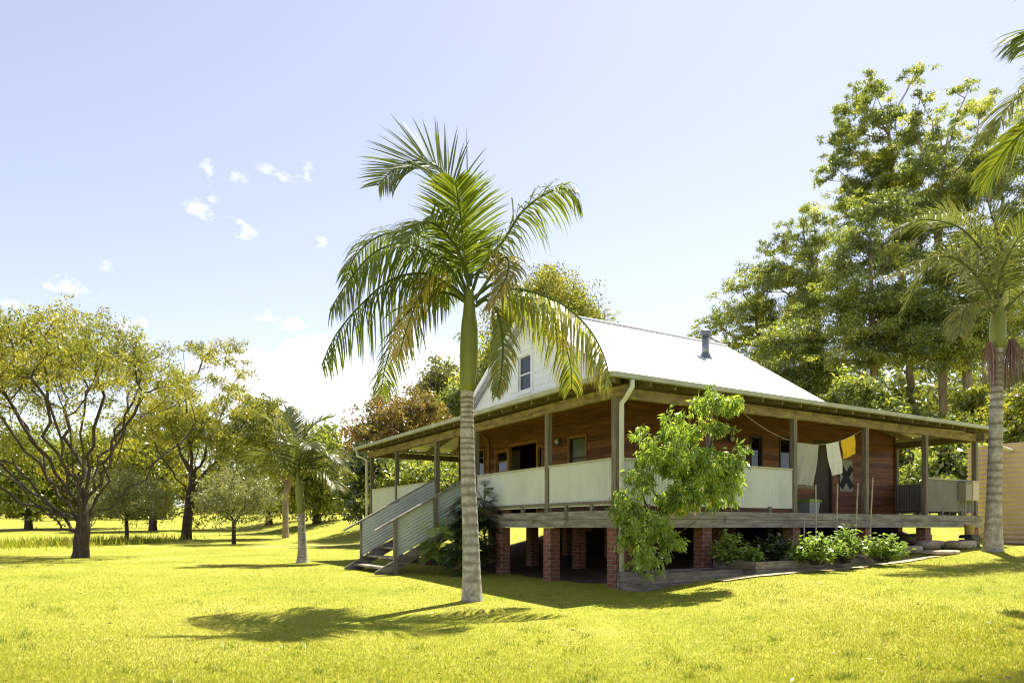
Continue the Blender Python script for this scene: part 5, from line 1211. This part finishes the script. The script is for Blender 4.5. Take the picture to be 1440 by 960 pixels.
# water tank
tr_ = 1.75; tcx = (1452-720)/F*22.4; tcz = float(g(tcx, 22.4))
tank = empty('water_tank', (tcx, 22.4, tcz), 'round peach coloured corrugated water tank at the veranda end', 'water tank')
tz = EZ+(HOR-622)/F*20.9-tcz; n_ = 96; rows = int(tz/.15*8); m_ = MB()
m_.tube([(0, 0, tz*i/rows) for i in range(rows+1)], [tr_+.024*math.sin(2*math.pi*(tz*i/rows)/.15) for i in range(rows+1)], n_, cap=False); m_.build('tank_wall', M['tank'], tank, smooth=True)
m_ = MB(); m_.tube([(0, 0, tz+.002), (0, 0, tz+.04), (0, 0, tz+.16)], [tr_+.05, tr_+.05, .25], 64); m_.build('tank_roof', M['tank'], tank)
m_ = MB(); m_.tube([(0, 0, -.1), (0, 0, .03)], [tr_+.12, tr_+.1], 64); m_.build('tank_base', M['soil'], tank)
# little pot at the palm foot
p = gpt(1386, 768); m_ = MB(); m_.tube([(0, 0, 0), (0, 0, .16), (0, 0, .17)], [.06, .085, .07], 14); o = m_.build('flower_pot', M['lilac']); o.location = (p.x-.05, p.y-.25, float(g(p.x-.05, p.y-.25))); tag(o, 'small lilac pot resting at the foot of the garden palm', 'pot')

# peach tree in the corner bed
def z3(x, y, rx, ry, w_=1): return (840+x/2.743, 500+y/2.743, rx/2.743, ry/2.743, w_)
pl = [z3(420, 120, 18, 26), z3(385, 200, 50, 50), z3(470, 195, 40, 50), z3(400, 290, 60, 40), z3(260, 280, 45, 50), z3(150, 300, 25, 45), z3(180, 380, 45, 50), z3(270, 400, 60, 60), z3(350, 430, 60, 60), z3(470, 420, 60, 50),
      z3(500, 500, 40, 50), z3(420, 540, 60, 50), z3(280, 540, 70, 60), z3(150, 480, 60, 40), z3(110, 600, 60, 60), z3(190, 640, 70, 60), z3(260, 720, 35, 50), z3(150, 720, 50, 55), z3(170, 790, 40, 40, .7), z3(90, 680, 35, 40)]
ps, pa = .0, -.62
pw = hw(.02, -.85, 0)
tree('peach_tree', 'leafy fruit tree hiding the middle of the veranda, growing in the corner bed', 'tree', (904, 812), pl, L['peach'], M['bark'], 21000, .105, .05, 300, trunk=[(905, 780), (915, 740)], nclump=150, wid=.27, hang=1.0,
     clump_r=.6, Y=pw.y, tip=.006, depth=.42, dy=-.45, flat=.9, kink=.06, shell=.2)
# split leaf philodendrons by the stairs
def philo(label, px, py, Yd, n, size, hgt, seed, mat='philo', lean=(0, 0)):
    rng = random.Random(seed); B = gz(pt(px, py, Yd)); root = empty('philodendron', B, label, 'plant', 'split leaf plants beside the stairs'); ms = MB(); ml = MB()
    for i in range(n):
        t = rng.uniform(0, 2*math.pi); el_ = rng.uniform(.25, 1.0); r = size*rng.uniform(.5, 1.05); h0 = hgt*rng.uniform(.05, .75)
        dirv_ = Vector((math.cos(t), math.sin(t), 0)); A0 = Vector((lean[0]*h0, lean[1]*h0, h0*1.2)); C1 = A0+dirv_*r*.55+Vector((0, 0, r*el_)); 
        ms.tube([A0, A0.lerp(C1, .5)+Vector((0, 0, r*.15)), C1], [.014, .011, .008], 5, cap=False)
        ax = (dirv_+Vector((0, 0, -rng.uniform(.3, 1.0)))).normalized(); sd2 = Vector((-math.sin(t), math.cos(t), 0)); up = sd2.cross(ax).normalized()
        Lf = size*rng.uniform(.55, .85); rr_ = rng.random()
        nlob = 9
        for k in range(nlob):
            f = k/(nlob-1); wl = Lf*.72*math.sin(math.pi*(.22+.7*f))
            for sg in (-1, 1):
                p0_ = C1+ax*Lf*f*.85; tp = p0_+sd2*sg*wl+ax*Lf*(.16+.05*rng.random())-up*wl*.18; e1 = p0_+sd2*sg*wl*.55+ax*Lf*.0+up*wl*.05; e2 = p0_+sd2*sg*wl*.5+ax*Lf*.105
                q_ = p0_+ax*Lf*.06
                ml.add([p0_, e1, tp, e2, q_], [(0, 1, 2, 3, 4)] if sg > 0 else [(4, 3, 2, 1, 0)], min(1, max(0, rr_+rng.gauss(0, .08))))
        ml.add([C1+ax*Lf*.8-sd2*.04, C1+ax*Lf*.8+sd2*.04, C1+ax*Lf*1.12], [(0, 1, 2)], rr_)
    ms.build('stem', M['crownshaft'], root, smooth=True); ml.build('foliage', L[mat], root)
def ph_at(s, a): q_ = hw(s, a, 0); return (720+q_.x/q_.y*F, 800, q_.y)
philo('big dark split leaf plant between the stairs and the first brick pier', *ph_at(-.55, 4.75), 70, .55, 1.75, 401)
philo('sunlit split leaf plant leaning on the near stair panel', *ph_at(-1.25, 5.0), 34, .48, 1.15, 402, 'veg')
philo('low split leaf plant at the foot of the big dark one', *ph_at(-1.0, 4.4), 40, .45, .75, 403)
philo('tall dark split leaf plant reaching the railing behind the palm trunk', *ph_at(-.25, 4.6), 46, .5, 2.05, 404)

# empties that only carry a mesh root keep their places; done
for o in list(bpy.data.objects):
    if o.name.startswith('tmp'): bpy.data.objects.remove(o)
